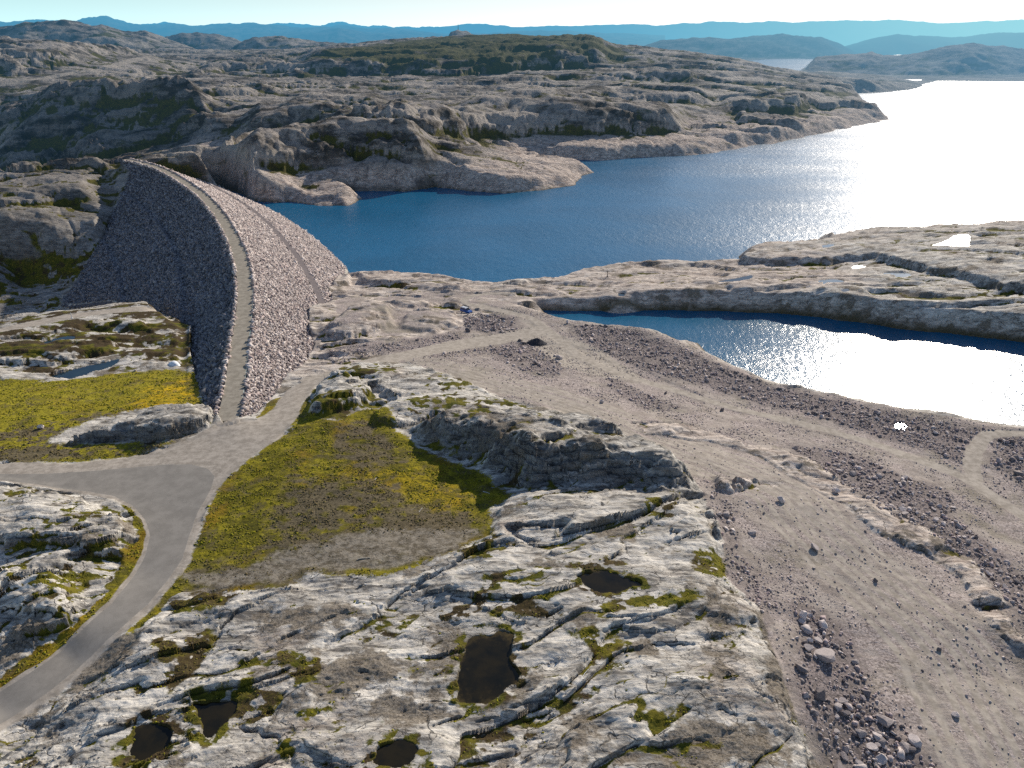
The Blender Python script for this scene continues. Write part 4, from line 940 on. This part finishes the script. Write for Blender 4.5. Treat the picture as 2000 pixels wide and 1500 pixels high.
# the blocks of the two faces
def dam_points(d0, d1, sp0, seed):
    g = np.random.default_rng(seed); o = []
    seg = np.hypot(*np.diff(CCs, axis=0).T).mean()
    y_ = np.linspace(0, 1, len(CCs))
    d = d0
    ts = np.arange(0, len(CCs) - 1.001, 1.0)
    out = []
    nrow = int((d1 - d0) / sp0)
    for r in range(nrow):
        dd = d0 + (r + .5) * sp0
        i = 0.0
        n = int(len(CCs) * seg / sp0)
        t = (np.arange(n) + g.uniform(-.5, .5, n)) * sp0 / seg; t = t[(t > 0) & (t < len(CCs) - 1.01)]
        out.append(np.stack([t, np.full(len(t), dd) + g.uniform(-.5, .5, len(t)) * sp0], 1))
    q = np.vstack(out); i0 = q[:, 0].astype(int); fr = (q[:, 0] - i0)[:, None]
    return i0, fr, q[:, 1], g
def riprap(name, side, d0, d1, sp, size, mat, seed, keepfun=None, zo=.1):
    i0, fr, dd, g = dam_points(d0, d1, sp, seed)
    c = CCs[i0] * (1 - fr) + CCs[i0 + 1] * fr; nn = NM[i0] * (1 - fr) + NM[i0 + 1] * fr
    p = c + nn * (dd * side)[:, None]
    z = dam_profile(dd * side) + zo
    ok = sdf_pts(DZ, p[:, 0].astype(F32), p[:, 1].astype(F32)) > -.5
    if side > 0: ok &= ~((dd > 26.2) & (dd < 29.0)) & (z > ZL - 1.0)
    if keepfun is not None: ok &= keepfun(p, dd, g)
    p, z = p[ok], z[ok]; s = size * np.exp(g.normal(0, .28, len(z)))
    dist = np.hypot(p[:, 0], p[:, 1]); s *= np.interp(dist, [0, 300, 600], [1, 1.15, 1.5])
    v, f, c4 = stone_soup(p[:, 0] - DLOC[0], p[:, 1] - DLOC[1], z, s, .8, seed)
    me = mk_mesh(name, v, f, mat, {'tint': c4}, smooth=False); return link(name, me, dam, kind='stuff')
thin = lambda p, dd, g: g.uniform(0, 1, len(dd)) < np.interp(np.hypot(p[:, 0], p[:, 1]), [0, 260, 600], [1, .9, .45])
riprap('upstream_riprap', 1, 3.6, 56, .62, .64, M_riprap, 21, thin)
riprap('downstream_riprap', -1, 3.6, 100, .82, .84, M_riprap_shaded, 23, thin)
riprap('upstream_kerb_stones', 1, 2.9, 3.7, .8, .85, M_riprap, 25, None, .35)
riprap('downstream_kerb_stones', -1, 2.9, 3.7, .8, .8, M_riprap, 27, None, .35)

# ---- rubble lying on the gravel
RW = [(gpoly(P), k) for P, k in RUBP]
def scatter_poly(W_, n, g):
    x0, y0 = W_.min(0); x1, y1 = W_.max(0); o = np.stack([g.uniform(x0, x1, n), g.uniform(y0, y1, n)], 1)
    return o[sdf_pts(W_, o[:, 0].astype(F32), o[:, 1].astype(F32)) > 0]
def samp(A, x, y):
    r = np.clip(np.searchsorted(YR, y), 0, NR - 1); c = np.clip(((x / y - S[0]) / (S[1] - S[0])).round().astype(int), 0, NC - 1); return A[r, c]
ROADM = np.maximum.reduce([TRK, ASP, DRT])
g = np.random.default_rng(77)
pts = []; sz = []
for W_, k in RW:
    area = .5 * abs(np.dot(W_[:, 0], np.roll(W_[:, 1], 1)) - np.dot(W_[:, 1], np.roll(W_[:, 0], 1)))
    bb = np.prod(W_.max(0) - W_.min(0))
    p = scatter_poly(W_, int(bb * 2.1 * k), g)
    cl = fbm(p[:, 0] / 5, p[:, 1] / 5, 3, 501)
    p = p[(cl + g.uniform(-.4, .6, len(p))) > -.05]
    pts.append(p); sz.append(.31 * np.exp(g.normal(0, .5, len(p))) + .05)
p = np.vstack(pts); s = np.concatenate(sz)
ok = (samp(ROADM, p[:, 0], p[:, 1]) < .4); p, s = p[ok], s[ok]
s = np.minimum(s, 1.5)
v, f, c4 = stone_soup(p[:, 0], p[:, 1], z_at(p[:, 0], p[:, 1]) + s * .18 + np.maximum(fbm(p[:, 0]/4, p[:, 1]/4, 2, 503), 0) * .35, s, .75, 31)
link('rubble', mk_mesh('rubble', v, f, M_stone, {'tint': c4}, smooth=False), kind='stuff', label='grey and purple blasted rubble heaped along the tracks and pond shore', category='rubble')
# fine scree over the whole gravel floor
W_ = gpoly(grav)
p = scatter_poly(np.clip(W_, [-200, 50], [210, 330]), 170000, g)
w = samp(GRV * (1 - STR) * (1 - np.maximum(ROADM, YRD * .75)) , p[:, 0], p[:, 1]) * (.35 + fbm(p[:, 0] / 12, p[:, 1] / 12, 4, 511))
p = p[w > g.uniform(0, .8, len(p))]
s = np.minimum(.19 * np.exp(g.normal(0, .45, len(p))), .42)
v, f, c4 = stone_soup(p[:, 0], p[:, 1], z_at(p[:, 0], p[:, 1]) + s * .15, s, .7, 33)
link('scree', mk_mesh('scree', v, f, M_stone, {'tint': c4}, smooth=False), kind='stuff', label='small purple grey stones strewn over the gravel yard', category='scree')

# tussocks of grass and heather
def tufts(W_, n, mask_, seed, sz, dens):
    g3 = np.random.default_rng(seed); p = scatter_poly(W_, n, g3)
    w_ = samp(mask_, p[:, 0], p[:, 1]) * (.55 + fbm(p[:, 0] / 4, p[:, 1] / 3, 4, 521) * 1.2)
    p = p[w_ > g3.uniform(.15, dens, len(p))]; s_ = sz * np.exp(g3.normal(0, .35, len(p)))
    return p, s_
gp1 = tufts(gpoly(field), 60000, GRS * (1 - ROADM) * (1 - dirtb * .85), 91, .20, 1.3)
gp2 = tufts(np.clip(gpoly(mead), [-210, 60], [400, 400]), 60000, MED * (1 - ROADM), 92, .25, 1.3)
gp3 = tufts(gpoly(verge), 9000, VRG * (1 - ROADM), 93, .22, 1.1)
gp4 = tufts(gpoly([(-300,1800),(-300,950),(1000,960),(1420,1000),(1600,1500),(1700,1800)]), 90000, np.clip(moss * 1.2, 0, 1) * (1 - GRA) * (1 - MOIST), 94, .17, 1.2)
p = np.vstack([q[0] for q in (gp1, gp2, gp3, gp4)]); s_ = np.concatenate([q[1] for q in (gp1, gp2, gp3, gp4)])
v, f, c4 = stone_soup(p[:, 0], p[:, 1], z_at(p[:, 0], p[:, 1]) + s_ * .05, s_, .62, 95)
c4[:, 0] = np.clip(c4[:, 0] * .6 + np.repeat(samp(brown, p[:, 0], p[:, 1]), 8) * .7, 0, 1)
m = NT('tussock'); P = m.pos(); r_, g_, b_, a_ = m.attr('tint')
M_tuft = m.done(m.bsdf(m.mul(m.mix(m.ss(r_, .25, .85), m.mix(g_, (.15, .155, .014), (.33, .30, .018)), (.14, .11, .055)), m.mix(m.noise(P, 5, 5, .7), (.6, .6, .6), (1.4, 1.4, 1.4))), .95, .1))
link('grass_tussocks', mk_mesh('grass_tussocks', v, f, M_tuft, {'tint': c4}, smooth=True), kind='stuff', label='olive and brown tussocks of moorland grass on the fields and in rock hollows', category='grass')
# ---- boulders one can pick out
def rock_mesh(seed, sub=2, flat=.7):
    import bmesh
    bm = bmesh.new(); bmesh.ops.create_icosphere(bm, subdivisions=sub, radius=.5)
    g2 = np.random.default_rng(seed)
    planes = [(lambda q: q / np.linalg.norm(q))(g2.normal(0, 1, 3)) for _ in range(9)]
    offs = g2.uniform(.19, .36, 9); st = g2.uniform(.75, 1.3, 2)
    for vv in bm.verts:
        c = np.array(vv.co)
        for n_, o_ in zip(planes, offs):
            k = c @ n_
            if k > o_: c = c - n_ * (k - o_)
        c = c * np.array([st[0], st[1], flat]) * 1.35; vv.co = c
    me = bpy.data.meshes.new('boulder'); bm.to_mesh(me); bm.free()
    r = g2.uniform(0, 1); at = me.attributes.new('tint', 'FLOAT_COLOR', 'POINT'); at.data.foreach_set('color', np.tile(np.array([r, g2.uniform(0, .7), r, r], F32), len(me.vertices)))
    me.materials.append(M_stone); return me
RM = [rock_mesh(900 + i) for i in range(14)]
RT = [rm.attributes['tint'].data[0].color[0] for rm in RM]
DARK, PALE = int(np.argmin(RT)), int(np.argmax(RT))
def boulder(u, v, size, label, group=None, mi=None, sink=.2, cat_='boulder', px=True, name='boulder', z=None):
    x, y = see(u, v) if px else (u, v)
    o = link(name, RM[(mi if mi is not None else random.randrange(14))])
    o.location = (x, y, float(z_at(x, y)) + size * sink); o.rotation_euler = (random.uniform(-.25, .25), random.uniform(-.25, .25), random.uniform(0, 6.28))
    o.scale = (size * random.uniform(.85, 1.25), size * random.uniform(.75, 1.1), size * random.uniform(.75, 1.1))
    o['label'] = label; o['category'] = cat_
    if group: o['group'] = group
    return o
heaps = [
 (5, 70, .75, 2.0, 'dark angular boulder in the heap along the edge of the pale slab', 'boulders heaped beside the lower gravel yard'),
 (4, 80, .8, 1.8, 'grey block in the boulder belt between pale rock strip and right track', 'boulders of the belt below the right hand track'),
 (0, 60, .8, 1.9, 'stone block on the bank between the dirt track and the pond', 'boulders on the pond bank'),
 (2, 26, .8, 1.7, 'dark block in the rubble heap just below the blue van', 'boulders in the heap near the van'),
 (3, 18, .7, 1.5, 'purple grey block in the heap below the track junction', 'boulders in the heap below the junction'),
]
for hi, n, s0, s1, lab, grp in heaps:
    W_ = RW[hi][0]; pp = scatter_poly(W_, n * 14, g)
    pp = pp[(samp(ROADM, pp[:, 0], pp[:, 1]) < .3)][:n]
    for q in pp:
        if abs(q[0] / q[1]) > .98 * (.72 + 20 / q[1] * .8) + .05: continue
        boulder(q[0], q[1], random.uniform(s0, s1) * .7 * random.choice([.8, 1, 1, 1.15]), lab, grp, px=False)
for u, v, s, lab in [
 (1600,1360,3.0,'largest dark block standing in the hollow beside the pale slab'),
 (1612,1288,2.6,'tall leaning slab of rock in the middle of the boulder heap'),
 (1567,1208,2.2,'pale block at the upper end of the boulder heap'),
 (1606,1225,2.2,'flat topped block near the upper end of the boulder heap'),
 (1582,1255,1.5,'squat block on the left of the heap, beside the pale slab'),
 (1470,1041,1.5,'upright boulder alone on gravel right of the slab corner'),
 (1590,1072,1.5,'two toned boulder alone in the middle of the gravel yard'),
 (1525,982,2.0,'flat pale rock on the gravel next to the broken slabs'),
 (1632,962,2.6,'round pale flat rock beside the purple scree strip'),
 (1833,1270,1.0,'small dark stone alone on the lower right gravel'),
 (1865,1398,.9,'small stone alone on bare gravel near the lower right edge'),
 (1710,1136,1.3,'reddish dark stone on the gravel beside the wheel tracks'),
 (1757,870,.1,''),
 (1094,702,2.4,'grey block beside the yellowish hollow under the junction'),
 (1175,787,1.6,'lone rounded boulder on the flat gravel'),
 (1300,770,1.5,'dark lone stone near the upper dirt track'),
 (913,648,2.6,'orange brown block in front of the dark heap'),
 (1410,803,2.4,'flat reddish blocks piled left of the track'),
 (82,838,2.0,'pale boulder lying alone in the left meadow'),
 (265,725,1.4,'small pale stone at the upper edge of the left meadow'),
 (1108,632,2.0,'pale boulder on the rubble bank at the near end of the pond'),
]:
    if lab: boulder(u, v, s, lab, mi=(DARK if 'dark' in lab else PALE if 'pale' in lab else None))

for k_, (u, v) in enumerate([(915,1335),(925,1342),(935,1338),(945,1345),(930,1352),(942,1335),(955,1340),(920,1350),(950,1352)]):
    o = boulder(u, v, random.uniform(.7, 1.2), 'brown stained stone in the shallow end of the big dark pool', 'stones in the shallow end of the big pool', mi=DARK)
# dark gravel heap at the junction
def heap(u, v, r, h, lab):
    x, y = see(u, v); n = 40; k = 12; vs = []; fs = []
    for j in range(k + 1):
        for i in range(n):
            a = 2 * math.pi * i / n; rr = r * j / k
            px_, py_ = x + rr * math.cos(a) * 1.25, y + rr * math.sin(a)
            zz = float(z_at(px_, py_)) - .1 + h * (1 - j / k) ** .8 * (1 + .25 * float(perlin(px_, py_, 601))) + .18 * float(perlin(px_ * 3, py_ * 3, 603)) * (j < k)
            vs.append((px_ - x, py_ - y, zz))
    for j in range(k):
        for i in range(n): fs.append((j*n+i, (j+1)*n+i, (j+1)*n+(i+1) % n, j*n+(i+1) % n))
    me = bpy.data.meshes.new('gravel_heap'); me.from_pydata(vs, [], fs)
    for p_ in me.polygons: p_.use_smooth = True
    m = NT('heap_gravel'); P = m.pos(); me.materials.append(m.done(m.bsdf(m.mix(m.noise(P, 3, 8, .7), (.025, .025, .03), (.09, .09, .10)), .95, .1, m.bump(m.noise(P, 4, 5, .7), .8, .2))))
    o = link('gravel_heap', me, label=lab, category='gravel heap'); o.location = (x, y, 0)
heap(1048, 671, 3.0, 2.2, 'dark grey gravel heap in the track junction')
heap(1023, 672, 1.6, .8, 'small low gravel heap left of the dark one')

# ---- snow patches by the dam
def snow(pts, lab):
    W_ = np.array([see(u, v) for u, v in pts]); c = W_.mean(0)
    Q = smooth_line(np.vstack([W_, W_[:1]]), 4)[:-1]; vs = [(0, 0, float(z_at(*c)) + .9)]; k = 5; n = len(Q)
    for j in range(1, k + 1):
        for q in Q:
            p_ = c + (q - c) * j / k; vs.append((p_[0] - c[0], p_[1] - c[1], float(z_at(*p_)) + .9 * (1 - (j / k) ** 2) + (.12 if j < k else -.1)))
    fs = [(0, 1 + i, 1 + (i + 1) % n) for i in range(n)]
    for j in range(k - 1):
        for i in range(n): fs.append((1+j*n+i, 1+(j+1)*n+i, 1+(j+1)*n+(i+1) % n, 1+j*n+(i+1) % n))
    me = bpy.data.meshes.new('snow_patch'); me.from_pydata(vs, [], fs); me.materials.append(M_snow)
    for p_ in me.polygons: p_.use_smooth = True
    o = link('snow_patch', me, label=lab, category='snow patch'); o.location = (c[0], c[1], 0)
m = NT('snow'); P = m.pos(); M_snow = m.done(m.bsdf(m.mix(m.noise(P, .8, 6, .6), (.74, .80, .86), (.88, .90, .92)), .6, .3))
snow([(314,604),(330,604),(352,607),(355,612),(335,612),(318,609)], 'blue white snow patch in the shade between plateau tip and dam')
snow([(328,712),(338,707),(350,710),(352,716),(336,716)], 'small snow patch in a hollow beside the grassy meadow')

# ---- van
def bm_box(bm, c, s, bev=0.0):
    import bmesh
    r = bmesh.ops.create_cube(bm, size=1.0)
    for v in r['verts']: v.co = (v.co.x * s[0] + c[0], v.co.y * s[1] + c[1], v.co.z * s[2] + c[2])
    return r['verts']
def simple_mat(name, col, rough=.5, metal=0.0, spec=.5, var=.12):
    m = NT(name); P = m.pos(); c = m.mul(col, m.mix(m.noise(P, 3, 5, .6), (1 - var,) * 3, (1 + var,) * 3))
    b = m.n('ShaderNodeBsdfPrincipled'); m.l(c, b.inputs['Base Color']); b.inputs['Roughness'].default_value = rough; b.inputs['Metallic'].default_value = metal; b.inputs['Specular IOR Level'].default_value = spec
    return m.done(b.outputs[0])
M_blue = simple_mat('blue_paint', (.02, .10, .36), .3); M_white = simple_mat('white_paint', (.78, .78, .78), .35); M_glass = simple_mat('dark_glass', (.015, .02, .025), .08)
M_tyre = simple_mat('rubber', (.02, .02, .02), .9); M_rim = simple_mat('rim_metal', (.45, .45, .46), .4, .8); M_red = simple_mat('red_lens', (.35, .01, .01), .3); M_lens = simple_mat('clear_lens', (.7, .7, .68), .2)
M_galv = simple_mat('galvanised_steel', (.38, .39, .40), .5, .6); M_wood = simple_mat('weathered_wood', (.42, .38, .31), .85); M_blk = simple_mat('black_trim', (.02, .02, .022), .6)
import bmesh
def bevel_mesh(name, bm, mat, parent, bev=.0, seg=2, loc=None):
    if bev: bmesh.ops.bevel(bm, geom=list(bm.edges), offset=bev, segments=seg, affect='EDGES', clamp_overlap=True)
    me = bpy.data.meshes.new(name); bm.to_mesh(me); bm.free(); me.materials.append(mat)
    for p_ in me.polygons: p_.use_smooth = False
    o = link(name, me, parent)
    if loc: o.location = loc
    return o
def prism(bm, prof, y0, y1, inset=0.0, zc=0.0):
    """profile in x,z extruded along y; upper points pulled inward by inset"""
    va = []; vb = []
    for x, z in prof:
        k = inset * max(0, (z - zc)); va.append(bm.verts.new((x, y0 + k, z))); vb.append(bm.verts.new((x, y1 - k, z)))
    n = len(prof); bm.faces.new(va[::-1]); bm.faces.new(vb)
    for i in range(n): bm.faces.new((va[i], va[(i+1) % n], vb[(i+1) % n], vb[i]))
    bmesh.ops.recalc_face_normals(bm, faces=bm.faces)
def make_van(u, v, rz):
    x, y = see(u, v); t = bpy.data.objects.new('parked_van', None); bpy.context.scene.collection.objects.link(t)
    t.location = (x, y, float(z_at(x, y)) + .02); t.rotation_euler = (0, 0, rz); t['label'] = 'blue van with a white roof parked beside the dirt track'; t['category'] = 'van'
    bm = bmesh.new(); prism(bm, [(-2.45,.35),(-2.5,.9),(-2.42,1.35),(1.25,1.35),(1.7,1.15),(2.4,.98),(2.52,.7),(2.5,.35)], -.97, .97, .04, .6); bevel_mesh('body', bm, M_blue, t, .06)
    bm = bmesh.new(); prism(bm, [(-2.41,1.35),(-2.3,1.98),(.35,1.98),(1.22,1.35)], -.93, .93, .16, 1.35); bevel_mesh('cabin', bm, M_blue, t, .04)
    bm = bmesh.new(); bm_box(bm, (-.95, 0, 2.03), (2.65, 1.66, .12)); rf = bevel_mesh('roof', bm, M_white, t, .05)
    bm = bmesh.new(); bm_box(bm, (-1.0, 0, 2.14), (1.9, 1.1, .10)); bevel_mesh('roof_box', bm, M_white, rf, .04)
    for s_ in (-1, 1):
        bm = bmesh.new()
        w = [(-2.1,1.42),(-2.05,1.85),(-.1,1.85),(.75,1.42)]
        q = [bm.verts.new((a_, s_ * (.945 - .16 * (b_ - 1.35)), b_)) for a_, b_ in w]; bm.faces.new(q if s_ < 0 else q[::-1]); bevel_mesh('side_window', bm, M_glass, t)
        bm = bmesh.new(); bm_box(bm, (-.45, s_ * .985, .85), (1.0, .02, .9)); d_ = bevel_mesh('side_door', bm, M_blue, t, .008, 1)
        bm = bmesh.new(); bm_box(bm, (-.05, s_ * 1.01, .95), (.16, .03, .035)); bevel_mesh('handle', bm, M_blk, d_)
        bm = bmesh.new(); bm_box(bm, (2.47, s_ * .7, .82), (.08, .36, .2)); bevel_mesh('headlight', bm, M_lens, t, .02)
        bm = bmesh.new(); bm_box(bm, (-2.5, s_ * .84, 1.05), (.05, .16, .5)); bevel_mesh('tail_light', bm, M_red, t, .01)
        bm = bmesh.new(); bm_box(bm, (1.05, s_ * 1.06, 1.4), (.12, .22, .18)); bevel_mesh('wing_mirror', bm, M_blk, t, .03)
        for wx_ in (-1.6, 1.6):
            wo = bpy.data.objects.new('wheel', None)
            bm = bmesh.new(); bmesh.ops.create_cone(bm, cap_ends=True, segments=20, radius1=.34, radius2=.34, depth=.24)
            bmesh.ops.rotate(bm, verts=bm.verts, matrix=__import__('mathutils').Matrix.Rotation(math.pi / 2, 3, 'X')); wh = bevel_mesh('wheel', bm, M_tyre, t, .03, 1, (wx_, s_ * .88, .34))
            bm = bmesh.new(); bmesh.ops.create_cone(bm, cap_ends=True, segments=16, radius1=.2, radius2=.2, depth=.26)
            bmesh.ops.rotate(bm, verts=bm.verts, matrix=__import__('mathutils').Matrix.Rotation(math.pi / 2, 3, 'X')); bevel_mesh('rim', bm, M_rim, wh)
    bm = bmesh.new(); q = [bm.verts.new(p_) for p_ in [(.42,-.80,1.93),(1.2,-.9,1.42),(1.2,.9,1.42),(.42,.80,1.93)]]; bm.faces.new(q)
    for v_ in bm.verts: v_.co.x += .03; v_.co.z += .02
    bevel_mesh('windscreen', bm, M_glass, t)
    bm = bmesh.new(); q = [bm.verts.new(p_) for p_ in [(-2.42,-.8,1.42),(-2.35,-.72,1.85),(-2.35,.72,1.85),(-2.42,.8,1.42)]]; bm.faces.new(q)
    for v_ in bm.verts: v_.co.x -= .02
    bevel_mesh('rear_window', bm, M_glass, t)
    for bx_ in (-2.5, 2.5):
        bm = bmesh.new(); bm_box(bm, (bx_, 0, .48), (.16, 1.9, .24)); bevel_mesh('bumper', bm, M_blk, t, .04)
make_van(911, 611, math.radians(-38))

# ---- small posts, mast, sticks
def post(u, v, h, r, name, lab, cat_, mat, cross=False, y=None):
    if y is None: x, y_ = see(u, v); z = float(z_at(x, y_))
    else: x, y_, _ = on_y(u, v, y); z = float(z_at(x, y_))
    t = bpy.data.objects.new(name, None); bpy.context.scene.collection.objects.link(t); t.location = (x, y_, z); t['label'] = lab; t['category'] = cat_
    bm = bmesh.new(); bmesh.ops.create_cone(bm, cap_ends=True, segments=10, radius1=r, radius2=r * .7, depth=h)
    for q in bm.verts: q.co.z += h / 2 - .2
    bevel_mesh('pole', bm, mat, t)
    bm = bmesh.new(); bmesh.ops.create_cone(bm, cap_ends=True, segments=8, radius1=r * 2.6, radius2=r * 1.6, depth=r * 2)
    for q in bm.verts: q.co.z += r
    bevel_mesh('base', bm, mat, t)
    if cross:
        bm = bmesh.new(); bm_box(bm, (0, 0, h * .82), (h * .35, r * 1.6, r * 1.6)); bevel_mesh('crossbar', bm, mat, t)
    return t
post(1186, 541, 3.0, .16, 'beacon_post', 'dark beacon post with crossbar on the lake shore rock', 'post', M_blk, True)
post(141, 622, 2.4, .14, 'marker_post', 'thin white marker post beside the plateau track', 'post', M_white)
post(634, 741, 1.6, .06, 'fence_post', 'left fence post on top of the rock knob by the road bend', 'fence post', M_galv)
post(666, 738, 2.6, .07, 'fence_post', 'taller right fence post on the rock knob by the road bend', 'fence post', M_galv)
post(895, 62, 20, .8, 'radio_mast', 'thin radio mast on the rocky summit at the horizon', 'mast', M_blk, False, 2690)
def stick(u, v, L, ang, lab, mat=M_wood, r=.07):
    x, y = see(u, v); bm = bmesh.new(); n = 7; rings = []
    for i in range(n):
        t = i / (n - 1); rr = r * (1 - .5 * t); bend = .05 * L * math.sin(t * 3.1)
        rings.append([bm.verts.new(((t - .5) * L, bend + rr * math.cos(a), rr * math.sin(a))) for a in np.linspace(0, 2 * math.pi, 7)[:-1]])
    for i in range(n - 1):
        for j in range(6): bm.faces.new((rings[i][j], rings[i+1][j], rings[i+1][(j+1) % 6], rings[i][(j+1) % 6]))
    bm.faces.new(rings[0]); bm.faces.new(rings[-1][::-1])
    me = bpy.data.meshes.new('driftwood'); bm.to_mesh(me); bm.free(); me.materials.append(mat)
    o = link('driftwood', me, label=lab, category='driftwood'); o.location = (x, y, float(z_at(x, y)) + r); o.rotation_euler = (0, 0, ang)
stick(1142, 1319, 2.6, 1.0, 'bleached white stick lying on rock right of the dark pool', M_white, .06)
stick(711, 1093, 2.2, .2, 'short log lying on bare soil below the grassy field', M_wood, .12)
stick(822, 997, 1.8, 1.2, 'thin bleached stick standing out in the brown grass', M_white, .05)
stick(808, 995, 1.5, .8, 'forked grey stick on yellow grass', M_wood, .05)
stick(950, 964, 1.6, -.5, 'pale stick near the corner where field meets cliff', M_white, .06)
stick(735, 935, 1.3, 1.3, 'little white stick in the middle of the green field', M_white, .05)

# ------------------------------------------------------------------ light and sky
SUN_EL, SUN_AZ = math.radians(25.5), math.radians(31.7)     # azimuth to the right of +Y
sun = bpy.data.lights.new('sun', 'SUN'); sun.energy = 5.0; sun.angle = math.radians(.53); sun.color = (1.0, .90, .77)
so = bpy.data.objects.new('sun', sun); bpy.context.scene.collection.objects.link(so)
from mathutils import Vector
dirv = Vector((math.cos(SUN_EL) * math.sin(SUN_AZ), math.cos(SUN_EL) * math.cos(SUN_AZ), math.sin(SUN_EL)))
so.rotation_euler = dirv.to_track_quat('Z', 'Y').to_euler()
w = bpy.data.worlds.new('World'); bpy.context.scene.world = w; w.use_nodes = True
nt = w.node_tree; nt.nodes.clear()
sky = nt.nodes.new('ShaderNodeTexSky'); sky.sky_type = 'NISHITA'; sky.sun_disc = False; sky.sun_elevation = SUN_EL; sky.sun_rotation = SUN_AZ
sky.air_density = 1.0; sky.dust_density = .4; sky.ozone_density = 2.0; sky.altitude = 1000
bg = nt.nodes.new('ShaderNodeBackground'); bg.inputs[1].default_value = .118
wo = nt.nodes.new('ShaderNodeOutputWorld'); tint = nt.nodes.new('ShaderNodeMix'); tint.data_type = 'RGBA'; tint.blend_type = 'MULTIPLY'; tint.inputs[0].default_value = 1.0
tint.inputs[7].default_value = (1.08, 1.0, .97, 1); nt.links.new(sky.outputs[0], tint.inputs[6]); tc_ = nt.nodes.new('ShaderNodeTexCoord'); sx_ = nt.nodes.new('ShaderNodeSeparateXYZ'); nt.links.new(tc_.outputs['Generated'], sx_.inputs[0])
e1 = nt.nodes.new('ShaderNodeMapRange'); e1.interpolation_type = 'SMOOTHSTEP'; nt.links.new(sx_.outputs[2], e1.inputs[0]); e1.inputs[1].default_value = .03; e1.inputs[2].default_value = .16; e1.inputs[3].default_value = 1; e1.inputs[4].default_value = 0
e2 = nt.nodes.new('ShaderNodeMapRange'); e2.interpolation_type = 'SMOOTHSTEP'; nt.links.new(sx_.outputs[0], e2.inputs[0]); e2.inputs[1].default_value = -.65; e2.inputs[2].default_value = .25
e3 = nt.nodes.new('ShaderNodeMapRange'); e3.interpolation_type = 'SMOOTHSTEP'; nt.links.new(sx_.outputs[2], e3.inputs[0]); e3.inputs[1].default_value = .0; e3.inputs[2].default_value = .05; e3.inputs[3].default_value = 1.15; e3.inputs[4].default_value = .92
hz_ = nt.nodes.new('ShaderNodeMix'); hz_.data_type = 'RGBA'; nt.links.new(e2.outputs[0], hz_.inputs[0]); hz_.inputs[6].default_value = (5.0, 7.7, 7.9, 1); hz_.inputs[7].default_value = (8.9, 9.2, 9.1, 1)
hm_ = nt.nodes.new('ShaderNodeVectorMath'); hm_.operation = 'SCALE'; nt.links.new(hz_.outputs[2], hm_.inputs[0]); nt.links.new(e3.outputs[0], hm_.inputs['Scale'])
fm_ = nt.nodes.new('ShaderNodeMix'); fm_.data_type = 'RGBA'; nt.links.new(e1.outputs[0], fm_.inputs[0]); nt.links.new(tint.outputs[2], fm_.inputs[6]); nt.links.new(hm_.outputs[0], fm_.inputs[7])
nt.links.new(fm_.outputs[2], bg.inputs[0]); nt.links.new(bg.outputs[0], wo.inputs[0])

cam = bpy.data.cameras.new('camera'); cam.sensor_width = 36; cam.lens = 36 * FPX / 2000; cam.clip_start = 1; cam.clip_end = 60000
co = bpy.data.objects.new('camera', cam); bpy.context.scene.collection.objects.link(co)
co.location = (0, 0, H); co.rotation_euler = (math.pi / 2 - PITCH, 0, 0)
sc = bpy.context.scene; sc.camera = co
sc.view_settings.view_transform = 'Standard'; sc.view_settings.look = 'None'; sc.view_settings.exposure = 0; sc.view_settings.gamma = 1
sc.render.engine = 'CYCLES'
try:
    sc.cycles.use_denoising = False; sc.cycles.max_bounces = 5; sc.cycles.sample_clamp_indirect = 4
except Exception: pass
